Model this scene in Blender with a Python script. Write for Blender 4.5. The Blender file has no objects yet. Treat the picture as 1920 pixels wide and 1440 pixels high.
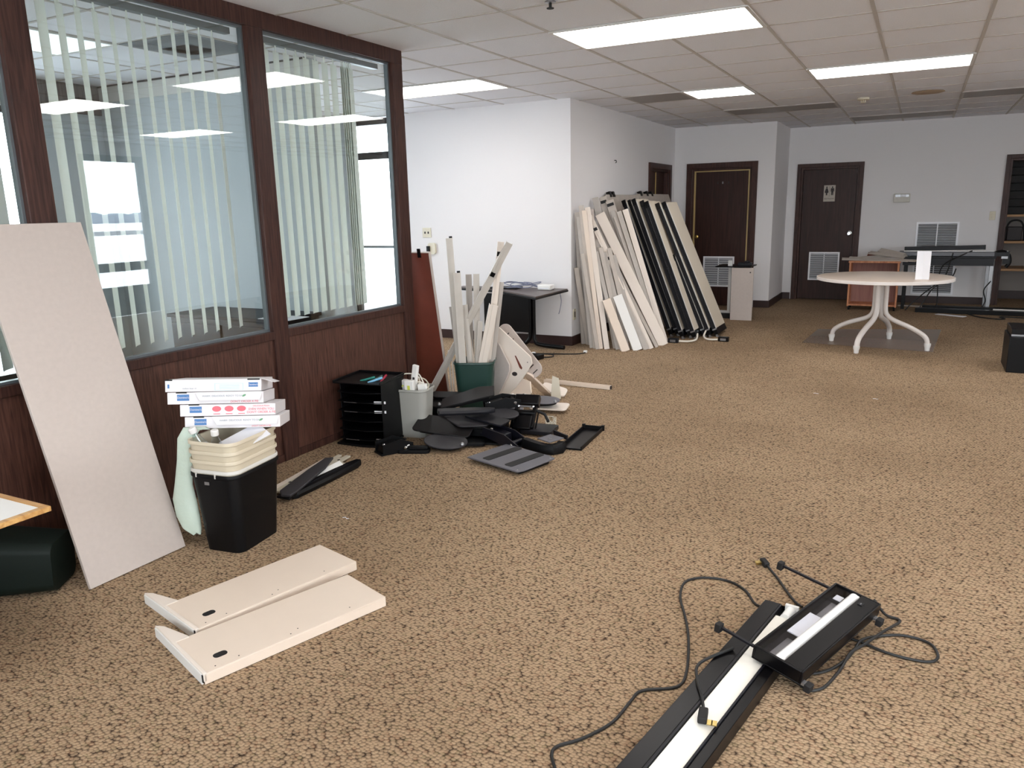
import bpy, math, random
from mathutils import Matrix, Vector
random.seed(7)
PI = math.pi
R = math.radians
C = bpy.context.scene.collection
sc = bpy.context.scene

# ------------------------------------------------------------------ camera, sky, light, exposure
cam = bpy.data.cameras.new('camera')
cam.sensor_width = 36.0
cam.lens = 1442.25 / 1920 * 36.0
cam.clip_start = 0.05
cam.clip_end = 2000
co = bpy.data.objects.new('camera', cam)
C.objects.link(co)
yaw, pitch, roll = 0.48518597, 0.22326336, -0.02345702
fwd = Vector((-math.sin(yaw) * math.cos(pitch), math.cos(yaw) * math.cos(pitch), -math.sin(pitch)))
r0 = Vector((math.cos(yaw), math.sin(yaw), 0))
u0 = r0.cross(fwd)
rt = r0 * math.cos(roll) + u0 * math.sin(roll)
up = -r0 * math.sin(roll) + u0 * math.cos(roll)
mw = Matrix((rt, up, -fwd)).transposed().to_4x4()
mw.translation = (0, 0, 1.45)
co.matrix_world = mw
sc.camera = co

wd = bpy.data.worlds.new('overcast_sky')
sc.world = wd
wd.use_nodes = True
bg = wd.node_tree.nodes['Background']
bg.inputs['Color'].default_value = (0.90, 0.95, 1.0, 1)
bg.inputs['Strength'].default_value = 8.2
sc.view_settings.view_transform = 'Standard'
sc.view_settings.look = 'None'
sc.view_settings.gamma = 1
sc.view_settings.exposure = 0.3
sc.view_settings.use_curve_mapping = False
sc.cycles.max_bounces = 8
sc.cycles.diffuse_bounces = 5
sc.cycles.glossy_bounces = 4
sc.cycles.transparent_max_bounces = 24
sc.cycles.sample_clamp_indirect = 6
LAMP = 7.4            # radiance of the lit troffer lenses


def portal(x, y, z, rot, sx, sy):
    l = bpy.data.lights.new('sky_portal', 'AREA')
    l.shape = 'RECTANGLE'
    l.size, l.size_y = sx, sy
    l.cycles.is_portal = True
    o = bpy.data.objects.new('sky_portal', l)
    o.location = (x, y, z)
    o.rotation_euler = rot
    C.objects.link(o)


RX, LX, BY = 4.0, -6.25, -3.0
portal(RX + .1, 7.72, 1.4, (0, R(90), 0), 2.0, 1.0)
portal(RX + .1, .55, 1.5, (0, R(90), 0), 1.5, 4.1)
portal(0.5, BY - .1, 1.4, (R(90), 0, 0), 6.0, 1.8)
portal(LX - .1, 3.04, 1.25, (0, R(-90), 0), 2.2, 1.5)
portal(LX - .1, 5.62, 1.3, (0, R(-90), 0), 1.6, 1.5)
portal(-5.8, 7.70, 1.25, (R(-90), 0, 0), 0.9, 2.5)


# ------------------------------------------------------------------ materials
def lin(c):
    return tuple((x / 12.92 if x <= .04045 else ((x + .055) / 1.055) ** 2.4) for x in [k / 255 for k in c]) + (1,)


def mat(name, rgb, rough=.5, metal=0.0, spec=.5, bump=0.0, bscale=60, vary=0.0, vscale=20, stretch=None, emit=0):
    m = bpy.data.materials.new(name)
    m.use_nodes = True
    nt = m.node_tree
    b = nt.nodes['Principled BSDF']
    b.inputs['Base Color'].default_value = lin(rgb)
    b.inputs['Roughness'].default_value = rough
    b.inputs['Metallic'].default_value = metal
    b.inputs['Specular IOR Level'].default_value = spec
    if emit:
        b.inputs['Emission Color'].default_value = lin(rgb)
        b.inputs['Emission Strength'].default_value = emit
    if vary or bump:
        tc = nt.nodes.new('ShaderNodeTexCoord')
        mp = nt.nodes.new('ShaderNodeMapping')
        nt.links.new(tc.outputs['Object'], mp.inputs['Vector'])
        if stretch:
            mp.inputs['Scale'].default_value = stretch
        if vary:
            n = nt.nodes.new('ShaderNodeTexNoise')
            n.inputs['Scale'].default_value = vscale
            n.inputs['Detail'].default_value = 5
            nt.links.new(mp.outputs['Vector'], n.inputs['Vector'])
            rp = nt.nodes.new('ShaderNodeValToRGB')
            c = lin(rgb)
            rp.color_ramp.elements[0].position = .3
            rp.color_ramp.elements[1].position = .7
            rp.color_ramp.elements[0].color = tuple(x * (1 - vary) for x in c[:3]) + (1,)
            rp.color_ramp.elements[1].color = tuple(min(1, x * (1 + vary)) for x in c[:3]) + (1,)
            nt.links.new(n.outputs['Fac'], rp.inputs['Fac'])
            nt.links.new(rp.outputs['Color'], b.inputs['Base Color'])
        if bump:
            n2 = nt.nodes.new('ShaderNodeTexNoise')
            n2.inputs['Scale'].default_value = bscale
            n2.inputs['Detail'].default_value = 3
            nt.links.new(mp.outputs['Vector'], n2.inputs['Vector'])
            bp = nt.nodes.new('ShaderNodeBump')
            bp.inputs['Strength'].default_value = bump
            bp.inputs['Distance'].default_value = .004
            nt.links.new(n2.outputs['Fac'], bp.inputs['Height'])
            nt.links.new(bp.outputs['Normal'], b.inputs['Normal'])
    return m


def mat_carpet():
    m = bpy.data.materials.new('loop_carpet')
    m.use_nodes = True
    nt = m.node_tree
    b = nt.nodes['Principled BSDF']
    b.inputs['Roughness'].default_value = .95
    b.inputs['Specular IOR Level'].default_value = .12
    tc = nt.nodes.new('ShaderNodeTexCoord')
    mp = nt.nodes.new('ShaderNodeMapping')
    mp.inputs['Scale'].default_value = (76, 100, 1)
    mp.inputs['Rotation'].default_value = (0, 0, R(14))
    nt.links.new(tc.outputs['Object'], mp.inputs['Vector'])
    v = nt.nodes.new('ShaderNodeTexVoronoi')
    v.voronoi_dimensions = '2D'
    v.inputs['Scale'].default_value = 1.0
    v.inputs['Randomness'].default_value = .72
    nt.links.new(mp.outputs['Vector'], v.inputs['Vector'])
    # loops: tan tops, dark gaps
    rp = nt.nodes.new('ShaderNodeValToRGB')
    e = rp.color_ramp.elements
    e[0].position, e[0].color = .34, lin((171, 146, 118))
    e[1].position, e[1].color = .70, lin((50, 38, 30))
    nt.links.new(v.outputs['Distance'], rp.inputs['Fac'])
    # flecks of rust, olive and dark in single loops
    sep = nt.nodes.new('ShaderNodeSeparateColor')
    nt.links.new(v.outputs['Color'], sep.inputs['Color'])
    rf = nt.nodes.new('ShaderNodeValToRGB')
    rf.color_ramp.interpolation = 'CONSTANT'
    rf.color_ramp.elements[0].color = lin((46, 34, 28))
    rf.color_ramp.elements[1].position = .10
    rf.color_ramp.elements[1].color = lin((124, 90, 68))
    for p, c in ((.20, (110, 100, 72)), (.28, (168, 144, 117)), (.72, (154, 131, 106)), (.90, (126, 105, 84))):
        x = rf.color_ramp.elements.new(p)
        x.color = lin(c)
    nt.links.new(sep.outputs[0], rf.inputs['Fac'])
    mx = nt.nodes.new('ShaderNodeMix')
    mx.data_type = 'RGBA'
    mx.inputs[0].default_value = .36
    nt.links.new(rp.outputs['Color'], mx.inputs[6])
    nt.links.new(rf.outputs['Color'], mx.inputs[7])
    # wide worn and soiled areas
    n = nt.nodes.new('ShaderNodeTexNoise')
    n.inputs['Scale'].default_value = .9
    n.inputs['Detail'].default_value = 4
    nt.links.new(tc.outputs['Object'], n.inputs['Vector'])
    rw = nt.nodes.new('ShaderNodeValToRGB')
    rw.color_ramp.elements[0].position = .35
    rw.color_ramp.elements[0].color = (.86, .84, .82, 1)
    rw.color_ramp.elements[1].position = .68
    rw.color_ramp.elements[1].color = (1.1, 1.1, 1.1, 1)
    nt.links.new(n.outputs['Fac'], rw.inputs['Fac'])
    mu = nt.nodes.new('ShaderNodeMix')
    mu.data_type = 'RGBA'
    mu.blend_type = 'MULTIPLY'
    mu.inputs[0].default_value = 1
    nt.links.new(mx.outputs[2], mu.inputs[6])
    nt.links.new(rw.outputs['Color'], mu.inputs[7])
    nt.links.new(mu.outputs[2], b.inputs['Base Color'])
    bp = nt.nodes.new('ShaderNodeBump')
    bp.invert = True
    bp.inputs['Strength'].default_value = .8
    bp.inputs['Distance'].default_value = .004
    nt.links.new(v.outputs['Distance'], bp.inputs['Height'])
    nt.links.new(bp.outputs['Normal'], b.inputs['Normal'])
    return m


def mat_wood(name, dark, light, rough=.35, axis='Z', scale=9.0, spec=.4):
    m = bpy.data.materials.new(name)
    m.use_nodes = True
    nt = m.node_tree
    b = nt.nodes['Principled BSDF']
    b.inputs['Roughness'].default_value = rough
    b.inputs['Specular IOR Level'].default_value = spec
    tc = nt.nodes.new('ShaderNodeTexCoord')
    mp = nt.nodes.new('ShaderNodeMapping')
    s = {'X': (.06, 1, 1), 'Y': (1, .06, 1), 'Z': (1, 1, .06)}[axis]
    mp.inputs['Scale'].default_value = tuple(k * scale for k in s)
    nt.links.new(tc.outputs['Object'], mp.inputs['Vector'])
    n = nt.nodes.new('ShaderNodeTexNoise')
    n.inputs['Scale'].default_value = 4
    n.inputs['Detail'].default_value = 8
    n.inputs['Distortion'].default_value = .6
    nt.links.new(mp.outputs['Vector'], n.inputs['Vector'])
    rp = nt.nodes.new('ShaderNodeValToRGB')
    rp.color_ramp.elements[0].position = .34
    rp.color_ramp.elements[0].color = lin(dark)
    rp.color_ramp.elements[1].position = .64
    rp.color_ramp.elements[1].color = lin(light)
    nt.links.new(n.outputs['Fac'], rp.inputs['Fac'])
    nt.links.new(rp.outputs['Color'], b.inputs['Base Color'])
    return m


def mat_glass(name, tint=(.96, .985, .975), k=1.0, rough=0.0):
    # thin pane: mostly clear, mirror part rising with the angle (Schlick)
    m = bpy.data.materials.new(name)
    m.use_nodes = True
    nt = m.node_tree
    nt.nodes.clear()
    out = nt.nodes.new('ShaderNodeOutputMaterial')
    tr = nt.nodes.new('ShaderNodeBsdfTransparent')
    tr.inputs['Color'].default_value = tint + (1,)
    gl = nt.nodes.new('ShaderNodeBsdfGlossy')
    gl.inputs['Roughness'].default_value = rough
    gl.inputs['Color'].default_value = (1, 1, 1, 1)
    ge = nt.nodes.new('ShaderNodeNewGeometry')
    dt = nt.nodes.new('ShaderNodeVectorMath')
    dt.operation = 'DOT_PRODUCT'
    nt.links.new(ge.outputs['Incoming'], dt.inputs[0])
    nt.links.new(ge.outputs['Normal'], dt.inputs[1])

    def ma(op, a, bb):
        q = nt.nodes.new('ShaderNodeMath')
        q.operation = op
        for i, t in enumerate((a, bb)):
            if t is None:
                continue
            if isinstance(t, (int, float)):
                q.inputs[i].default_value = t
            else:
                nt.links.new(t, q.inputs[i])
        return q.outputs[0]
    c = ma('ABSOLUTE', dt.outputs['Value'], None)
    s = ma('POWER', ma('SUBTRACT', 1.0, c), 5.0)
    f = ma('MULTIPLY', ma('ADD', ma('MULTIPLY', s, .955), .045), k)
    mx = nt.nodes.new('ShaderNodeMixShader')
    nt.links.new(f, mx.inputs[0])
    nt.links.new(tr.outputs[0], mx.inputs[1])
    nt.links.new(gl.outputs[0], mx.inputs[2])
    nt.links.new(mx.outputs[0], out.inputs['Surface'])
    return m


def mat_emit(name, rgb, strength):
    m = bpy.data.materials.new(name)
    m.use_nodes = True
    nt = m.node_tree
    b = nt.nodes['Principled BSDF']
    b.inputs['Base Color'].default_value = (.8, .8, .8, 1)
    b.inputs['Emission Color'].default_value = tuple(rgb) + (1,)
    b.inputs['Emission Strength'].default_value = strength
    return m


def mat_clear(name, rgb, alpha):
    m = mat(name, rgb, .2)
    m.node_tree.nodes['Principled BSDF'].inputs['Alpha'].default_value = alpha
    return m


MT = dict(
    carpet=mat_carpet(),
    wall=mat('white_wall_paint', (230, 227, 227), .7, bump=.05, bscale=90, spec=.3),
    tile=mat('ceiling_tile', (228, 229, 234), .95, bump=.35, bscale=160, vary=.035, vscale=130, spec=.1),
    grid=mat('ceiling_grid_paint', (188, 183, 178), .6),
    lens_on=mat_emit('lit_lens', (1.0, .97, .94), LAMP),
    lens_office=mat_emit('office_lens', (.86, .95, 1.0), .75),
    lens_off=mat('unlit_lens', (150, 145, 142), .5, bump=.5, bscale=220),
    frame_white=mat('white_metal_trim', (212, 210, 206), .4),
    darkwood=mat_wood('dark_walnut_panel', (58, 36, 30), (92, 61, 51), .36, 'Z', 26),
    framewood=mat_wood('dark_stained_frame', (50, 31, 27), (75, 49, 42), .42, 'Z', 22, .25),
    doorwood=mat_wood('door_veneer', (42, 24, 20), (62, 37, 31), .42, 'Z', 9, .25),
    brownboard=mat('brown_laminate', (106, 50, 36), .45, vary=.1, vscale=7, bump=.03),
    base=mat('brown_vinyl_base', (50, 28, 24), .5),
    glass=mat_glass('partition_glass', (.955, .985, .975), 1.8),
    win=mat_glass('window_glass', (.97, .985, .99), 1.0),
    slat=mat('blind_fabric', (238, 241, 236), .8, bump=.15, bscale=200),
    alu=mat('grey_anodised_rail', (110, 116, 120), .4, .5),
    dframe=mat('dark_bronze_frame', (38, 36, 36), .4, .3),
    offwall=mat('office_grey_wall', (188, 195, 199), .8),
    beige=mat('beige_laminate', (190, 178, 170), .5, vary=.03, vscale=45, bump=.02),
    cream=mat('cream_enamel', (222, 205, 188), .38, vary=.012, vscale=14),
    cream2=mat('pale_cream_enamel', (226, 214, 202), .4),
    putty=mat('putty_plastic', (196, 188, 170), .5),
    rail=mat('putty_rail', (198, 190, 180), .45, vary=.05, vscale=9),
    railgrey=mat('grey_putty_rail', (176, 168, 160), .5, vary=.06, vscale=8),
    dirty=mat('dull_beige_board', (186, 176, 166), .6, vary=.06, vscale=12),
    core=mat('particle_core', (168, 150, 128), .8, vary=.1, vscale=90),
    fabric=mat('beige_panel_fabric', (204, 193, 176), .9, bump=.2, bscale=240),
    black=mat('black_enamel', (9, 8, 10), .3, spec=.22),
    blackp=mat('black_plastic', (9, 9, 11), .45, spec=.2),
    tray=mat('charcoal_tray', (19, 17, 18), .5, spec=.25, bump=.06, bscale=300),
    tray2=mat('dark_grey_tray', (50, 48, 51), .5, spec=.35, bump=.08, bscale=300),
    tray3=mat('grey_tray_top', (98, 96, 102), .5, bump=.08, bscale=300),
    navy=mat('blue_black_metal', (13, 13, 22), .35, .2),
    rubber=mat('black_rubber', (20, 19, 20), .7),
    charcoal=mat('charcoal_edge', (20, 20, 26), .42, spec=.3),
    chrome=mat('chrome', (205, 205, 205), .16, 1.0),
    steel=mat('grey_steel', (150, 150, 152), .35, .8),
    barsilver=mat('silver_paint', (112, 113, 118), .45),
    brass=mat('brass', (190, 160, 90), .3, .8),
    gold=mat('gold_weatherstrip', (186, 160, 104), .5),
    green=mat('dark_green_plastic', (26, 58, 50), .45),
    shadegreen=mat('shaded_green_plastic', (7, 20, 15), .55, spec=.3),  # green darkened to stand in for the shade under the low table
    grey_bin=mat('grey_plastic', (158, 157, 150), .5),
    beige_bin=mat('beige_plastic', (203, 191, 168), .48),
    paleclip=mat('pale_rim_plastic', (206, 203, 196), .45),
    bag=mat('pale_green_film', (190, 204, 190), .35, bump=.9, bscale=24),
    card=mat('white_card', (224, 220, 222), .6),
    cardin=mat('bare_card', (176, 150, 120), .8),
    blue=mat('blue_print', (74, 122, 178), .6),
    bluepale=mat('pale_blue_print', (186, 214, 226), .6),
    red=mat('red_print', (222, 108, 120), .6),
    greyprint=mat('grey_print', (150, 164, 172), .6),
    greenprint=mat('green_print', (104, 160, 118), .6),
    paper=mat('white_paper', (232, 232, 236), .7),
    white=mat('white_plastic', (232, 230, 226), .4),
    tablewhite=mat('white_table_enamel', (226, 218, 212), .35),
    tabletop=mat('pale_laminate_top', (196, 180, 166), .32, vary=.02, vscale=60),
    diffuser=mat('white_acrylic_lens', (236, 232, 222), .25, bump=.25, bscale=26),
    tube=mat('fluorescent_tube_glass', (240, 240, 238), .2),
    clear=mat_glass('clear_acrylic', (.93, .95, .91), .25),
    bottle=mat_glass('clear_bottle_plastic', (.88, .92, .93), 2.0),
    smoke=mat_glass('smoked_cover', (.94, .94, .95), .7),
    orangewood=mat_wood('orange_wood', (168, 104, 70), (204, 140, 100), .5, 'Z', 8),
    oak=mat_wood('oak_edge', (176, 128, 72), (208, 164, 104), .45, 'X', 12),
    shelfwood=mat_wood('shelf_pine', (150, 112, 74), (180, 140, 98), .55, 'X', 8),
    mdark=mat('dark_desk_top', (76, 62, 58), .35),
    mat=mat_glass('chair_mat_plastic', (.90, .87, .85), .5, .4),
    sign=mat('sign_tan', (182, 172, 160), .5),
    signdark=mat('sign_dark', (40, 32, 32), .6),
    thermo=mat('thermostat_plastic', (206, 202, 192), .45),
    ivory=mat('ivory_plastic', (214, 206, 184), .4),
    grille=mat('grille_white', (246, 246, 250), .35),
    grilled=mat('grille_dark', (62, 56, 58), .8),
    slatgrey=mat('grille_slat', (196, 198, 202), .5),
    grillmid=mat('grille_backing', (104, 104, 110), .8),
    cord=mat('black_cord', (22, 22, 22), .5),
    gcord=mat('grey_cord', (120, 124, 146), .5),
    wcord=mat('white_cord', (222, 216, 204), .5),
    teal=mat('teal_plastic', (26, 120, 110), .4),
    redp=mat('red_plastic', (160, 34, 60), .4),
    bluep=mat('light_blue_plastic', (120, 180, 214), .4),
    yellow=mat('yellow_green', (206, 214, 90), .5),
    orange=mat('orange_label', (206, 92, 52), .5),
    stain=mat('brown_stain', (170, 150, 126), .9),
    ground=mat('outdoor_concrete', (232, 234, 236), .9),
    road=mat('asphalt', (110, 112, 118), .9),
    trees=mat('far_trees', (128, 136, 150), .9),
    dark=mat('near_black', (14, 12, 12), .7),
    prong=mat('brass_prong', (200, 176, 110), .3, .9),
)


# ------------------------------------------------------------------ mesh builder
W = {}      # world matrices of things
PRE = {}    # optional mirror inside a thing's own frame


class MB:
    def __init__(s, M=None):
        s.v, s.f = [], []
        s.M = M or Matrix()

    def add(s, vs, fs, M=None):
        T = s.M @ M if M else s.M
        k = len(s.v)
        s.v += [T @ Vector(p) for p in vs]
        flip = -1 if T.determinant() < 0 else 1
        s.f += [tuple(i + k for i in q)[::flip] for q in fs]
        return s

    def bx(s, x0, x1, y0, y1, z0, z1, M=None):
        vs = [(x, y, z) for z in (z0, z1) for y in (y0, y1) for x in (x0, x1)]
        fs = [(0, 2, 3, 1), (4, 5, 7, 6), (0, 1, 5, 4), (2, 6, 7, 3), (0, 4, 6, 2), (1, 3, 7, 5)]
        return s.add(vs, fs, M)

    def prism(s, poly, z0, z1, M=None):
        n = len(poly)
        a = sum(poly[i][0] * poly[(i + 1) % n][1] - poly[(i + 1) % n][0] * poly[i][1] for i in range(n))
        if a < 0:
            poly = poly[::-1]
        vs = [(x, y, z0) for x, y in poly] + [(x, y, z1) for x, y in poly]
        fs = [tuple(range(n))[::-1], tuple(range(n, 2 * n))]
        fs += [(i, (i + 1) % n, n + (i + 1) % n, n + i) for i in range(n)]
        return s.add(vs, fs, M)

    def loft(s, rings, cap0=True, cap1=True, M=None):
        n = len(rings[0])
        vs = [p for r in rings for p in r]
        fs = []
        for k in range(len(rings) - 1):
            a, b = k * n, (k + 1) * n
            fs += [(a + i, a + (i + 1) % n, b + (i + 1) % n, b + i) for i in range(n)]
        if cap0:
            fs.append(tuple(range(n))[::-1])
        if cap1:
            fs.append(tuple(range((len(rings) - 1) * n, len(rings) * n)))
        return s.add(vs, fs, M)

    def lathe(s, prof, n=24, M=None):
        rings = [[(r * math.cos(2 * PI * i / n), r * math.sin(2 * PI * i / n), z) for i in range(n)] for r, z in prof]
        return s.loft(rings, True, True, M)

    def tube(s, pts, r, n=8, M=None, sub=0, flat=1.0):
        P = [Vector(p) for p in pts]
        if sub:
            P = smooth(P, sub)
        rr = r if isinstance(r, (list, tuple)) else None
        t = (P[1] - P[0]).normalized()
        nrm = t.orthogonal().normalized()
        if abs(t.z) < .95:
            nrm = (Vector((0, 0, 1)) - t * t.z).normalized()
        rings = []
        for i, p in enumerate(P):
            t2 = ((P[min(i + 1, len(P) - 1)]) - P[max(i - 1, 0)]).normalized()
            nrm = (nrm - t2 * nrm.dot(t2)).normalized()
            b = t2.cross(nrm)
            ra = r if rr is None else rr[0] + (rr[1] - rr[0]) * i / (len(P) - 1)
            rings.append([tuple(p + nrm * ra * flat * math.cos(2 * PI * k / n) + b * ra * math.sin(2 * PI * k / n)) for k in range(n)])
        return s.loft(rings, True, True, M)

    def bar(s, p0, p1, w, h, wdir=(0, 0, 1)):
        p0, p1 = Vector(p0), Vector(p1)
        return s.bx(-w / 2, w / 2, -h / 2, h / 2, 0, (p1 - p0).length, along(p0, p1, wdir))

    def chan(s, p0, p1, w, d, t, wdir=(0, 0, 1)):
        # open C profile along p0-p1, back of the channel on the -y side
        L = (Vector(p1) - Vector(p0)).length
        pr = [(-w / 2, -d / 2), (w / 2, -d / 2), (w / 2, d / 2), (w / 2 - t, d / 2), (w / 2 - t, -d / 2 + t),
              (-w / 2 + t, -d / 2 + t), (-w / 2 + t, d / 2), (-w / 2, d / 2)]
        return s.prism(pr, 0, L, along(p0, p1, wdir))

    def build(s, name, m, parent=None, bevel=0, loc=None, smooth=True, extra=None):
        me = bpy.data.meshes.new(name)
        vs = s.v
        if loc is not None:
            L = Vector(loc)
            vs = [p - L for p in vs]
        me.from_pydata([tuple(p) for p in vs], [], s.f)
        me.validate()
        me.materials.append(MT[m] if isinstance(m, str) else m)
        for p in me.polygons:
            p.use_smooth = smooth
        me.set_sharp_from_angle(angle=R(38))
        o = bpy.data.objects.new(name, me)
        C.objects.link(o)
        if parent:
            o.parent = parent
        if loc is not None:
            o.location = loc
        if bevel:
            b = o.modifiers.new('bevel', 'BEVEL')
            b.width = bevel
            b.segments = 2
            b.limit_method = 'ANGLE'
        return o


def smooth(P, k=4):
    out = []
    n = len(P)
    for i in range(n - 1):
        a, b, c, d = P[max(i - 1, 0)], P[i], P[i + 1], P[min(i + 2, n - 1)]
        for j in range(k):
            t = j / k
            out.append(.5 * (2 * b + (c - a) * t + (2 * a - 5 * b + 4 * c - d) * t * t + (3 * b - a - 3 * c + d) * t ** 3))
    out.append(P[-1])
    return out


def along(p0, p1, wdir):
    p0, p1 = Vector(p0), Vector(p1)
    z = (p1 - p0).normalized()
    x = Vector(wdir)
    x = (x - z * x.dot(z)).normalized()
    y = z.cross(x)
    M = Matrix((x, y, z)).transposed().to_4x4()
    M.translation = p0
    return M


def frame(o, x, y):
    x = Vector(x).normalized()
    y = Vector(y)
    y = (y - x * y.dot(x)).normalized()
    z = x.cross(y)
    M = Matrix((x, y, z)).transposed().to_4x4()
    M.translation = Vector(o)
    return M


def eul(loc, rz=0, rx=0, ry=0):
    return Matrix.Translation(loc) @ Matrix.Rotation(R(rz), 4, 'Z') @ Matrix.Rotation(R(rx), 4, 'X') @ Matrix.Rotation(R(ry), 4, 'Y')


def tag(o, label, cat, group=None):
    o['label'] = label
    o['category'] = cat
    if group:
        o['group'] = group
    return o


def thing(name, label, cat, M, group=None):
    o = bpy.data.objects.new(name, None)
    o.empty_display_size = .05
    C.objects.link(o)
    if not isinstance(M, Matrix):
        M = Matrix.Translation(M)
    o.matrix_world = M
    W[o.name] = M.copy()
    return tag(o, label, cat, group)


def WB(t):
    return MB(W[t.name].inverted())


def struct(o, parent=None):
    if parent is None:
        o['kind'] = 'structure'
    return o


def part(t, name, m, fn, bevel=0, smooth=True, label=None, parent=None):
    b = MB(PRE.get(t.name))
    fn(b)
    o = b.build(name, m, parent or t, bevel, None, smooth)
    if label:
        o['label'] = label
    return o


def box_s(name, m, x0, x1, y0, y1, z0, z1, parent=None, bevel=0):
    return struct(MB().bx(x0, x1, y0, y1, z0, z1).build(name, m, parent, bevel), parent)


def rrect(w, h, r, n=5, cx=0, cy=0):
    pts = []
    for sx, sy, a0 in ((1, 1, 0), (-1, 1, 90), (-1, -1, 180), (1, -1, 270)):
        for i in range(n + 1):
            a = R(a0 + 90 * i / n)
            pts.append((cx + sx * (w / 2 - r) + r * math.cos(a), cy + sy * (h / 2 - r) + r * math.sin(a)))
    return pts


def ell(a, b, n=32, cx=0, cy=0):
    return [(cx + a * math.cos(2 * PI * i / n), cy + b * math.sin(2 * PI * i / n)) for i in range(n)]


def text(parent, s, size, m, M, align='CENTER'):
    cu = bpy.data.curves.new('lettering', 'FONT')
    cu.body = s
    cu.size = size
    cu.align_x = align
    cu.align_y = 'CENTER'
    cu.extrude = .0002
    cu.materials.append(MT[m])
    tmp = bpy.data.objects.new('lettering_curve', cu)
    me = bpy.data.meshes.new_from_object(tmp)
    bpy.data.objects.remove(tmp)
    o = bpy.data.objects.new('lettering', me)
    C.objects.link(o)
    o.parent = parent
    o.matrix_basis = M
    return o


def copy_tree(o, parent=None):
    c = o.copy()
    C.objects.link(c)
    c.parent = parent
    for ch in list(o.children):
        copy_tree(ch, c)
    return c


# ------------------------------------------------------------------ the room
H = 2.53
FY = 12.55            # far wall
box_s('floor', 'carpet', LX, RX, BY, 13.6, -.12, 0)
ceil = box_s('ceiling', 'tile', LX - .1, RX + .1, BY - .1, 13.6, H + .016, H + .12)

GX = [-.345 + .61 * k for k in range(-10, 8)]
GY = [4.11 + .612 * k for k in range(-12, 15)]
lights = [  # x0, x1, y0, y1, lens, label
    (-2.175, -.955, 4.722, 5.334, 'lens_on', 'large lit ceiling light at the top centre, nearest of the lit lights'),
    (-.955, .265, 7.17, 7.782, 'lens_on', 'lit ceiling light at right, above the round table side'),
    (-4.615, -3.395, 5.946, 6.558, 'lens_on', 'lit ceiling light just beyond the end post of the glass partition'),
    (-2.175, -1.565, 7.782, 8.394, 'lens_on', 'small square lit ceiling light above the leaning panels'),
    (-2.785, -2.175, 7.782, 8.394, 'lens_off', 'dark unlit square ceiling light left of the small lit one'),
    (-2.175, -.955, 9.618, 10.23, 'lens_off', 'dark unlit ceiling light in front of the corner wall'),
    (.265, 1.485, 9.618, 10.23, 'lens_off', 'dark unlit ceiling light at the far right edge'),
    (-.955, .265, 11.454, 12.066, 'lens_off', 'dark unlit ceiling light close to the far wall'),
    (.265, 1.485, 4.722, 5.334, 'lens_on', 'lit ceiling light beside the largest one, out of frame but mirrored in the glass'),
    (1.485, 2.705, 7.17, 7.782, 'lens_on', 'lit ceiling light near the entrance door, out of frame but mirrored in the glass'),
    (-5.225, -4.615, 2.886, 3.498, 'lens_office', 'pale ceiling light inside the glazed office'),
    (-2.175, -.955, .438, 1.05, 'lens_on', 'lit ceiling light overhead on the left, behind the view'),
    (.265, 1.485, .438, 1.05, 'lens_on', 'lit ceiling light overhead on the right, behind the view'),
    (-.955, .265, 2.274, 2.886, 'lens_on', 'lit ceiling light overhead, just above the view'),
    (1.485, 2.705, 2.274, 2.886, 'lens_on', 'lit ceiling light overhead by the window wall'),
]
vents = [(-4.615, -4.005, 3.498, 4.11)]


def covered(x, y):
    for l in lights:
        if l[0] - .01 < x < l[1] + .01 and l[2] - .01 < y < l[3] + .01:
            return True
    return any(v[0] < x < v[1] and v[2] < y < v[3] for v in vents)


proto = None
for gx in GX:
    if not -6.5 < gx < 1.3:
        continue
    for gy in GY:
        if not 2.2 < gy < 12.5:
            continue
        x, y = gx + .305, gy + .306
        if covered(x, y) or y > 12.6 or x < LX + .1:
            continue
        if proto is None:
            proto = MB().bx(-.296, .296, -.297, .297, 0, .016).build('ceiling_tile', 'tile', ceil, .004)
            o = proto
        else:
            o = proto.copy()
            C.objects.link(o)
        o.location = (x, y, H + random.uniform(0, .0015))
for gx in GX:
    if LX < gx < RX:
        box_s('grid_bar', 'grid', gx - .011, gx + .011, BY, 13.5, H - .003, H + .015, ceil)
for gy in GY:
    if BY < gy < 13.5:
        box_s('grid_bar', 'grid', LX, RX, gy - .010, gy + .010, H - .002, H + .014, ceil)

for i, (x0, x1, y0, y1, lens, lab) in enumerate(lights):
    t = thing('ceiling_light', lab, 'light', ((x0 + x1) / 2, (y0 + y1) / 2, H - .004), 'recessed ceiling lights')
    w, d = (x1 - x0) / 2, (y1 - y0) / 2

    def fr(b):
        e = .022
        b.bx(-w, w, -d, -d + e, -.006, .014).bx(-w, w, d - e, d, -.006, .014)
        b.bx(-w, -w + e, -d + e, d - e, -.006, .014).bx(w - e, w, -d + e, d - e, -.006, .014)
    part(t, 'frame', 'frame_white' if lens != 'lens_off' else 'grid', fr)
    part(t, 'lens', lens, lambda b: b.bx(-w + .02, w - .02, -d + .02, d - .02, -.003, .012))

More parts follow.
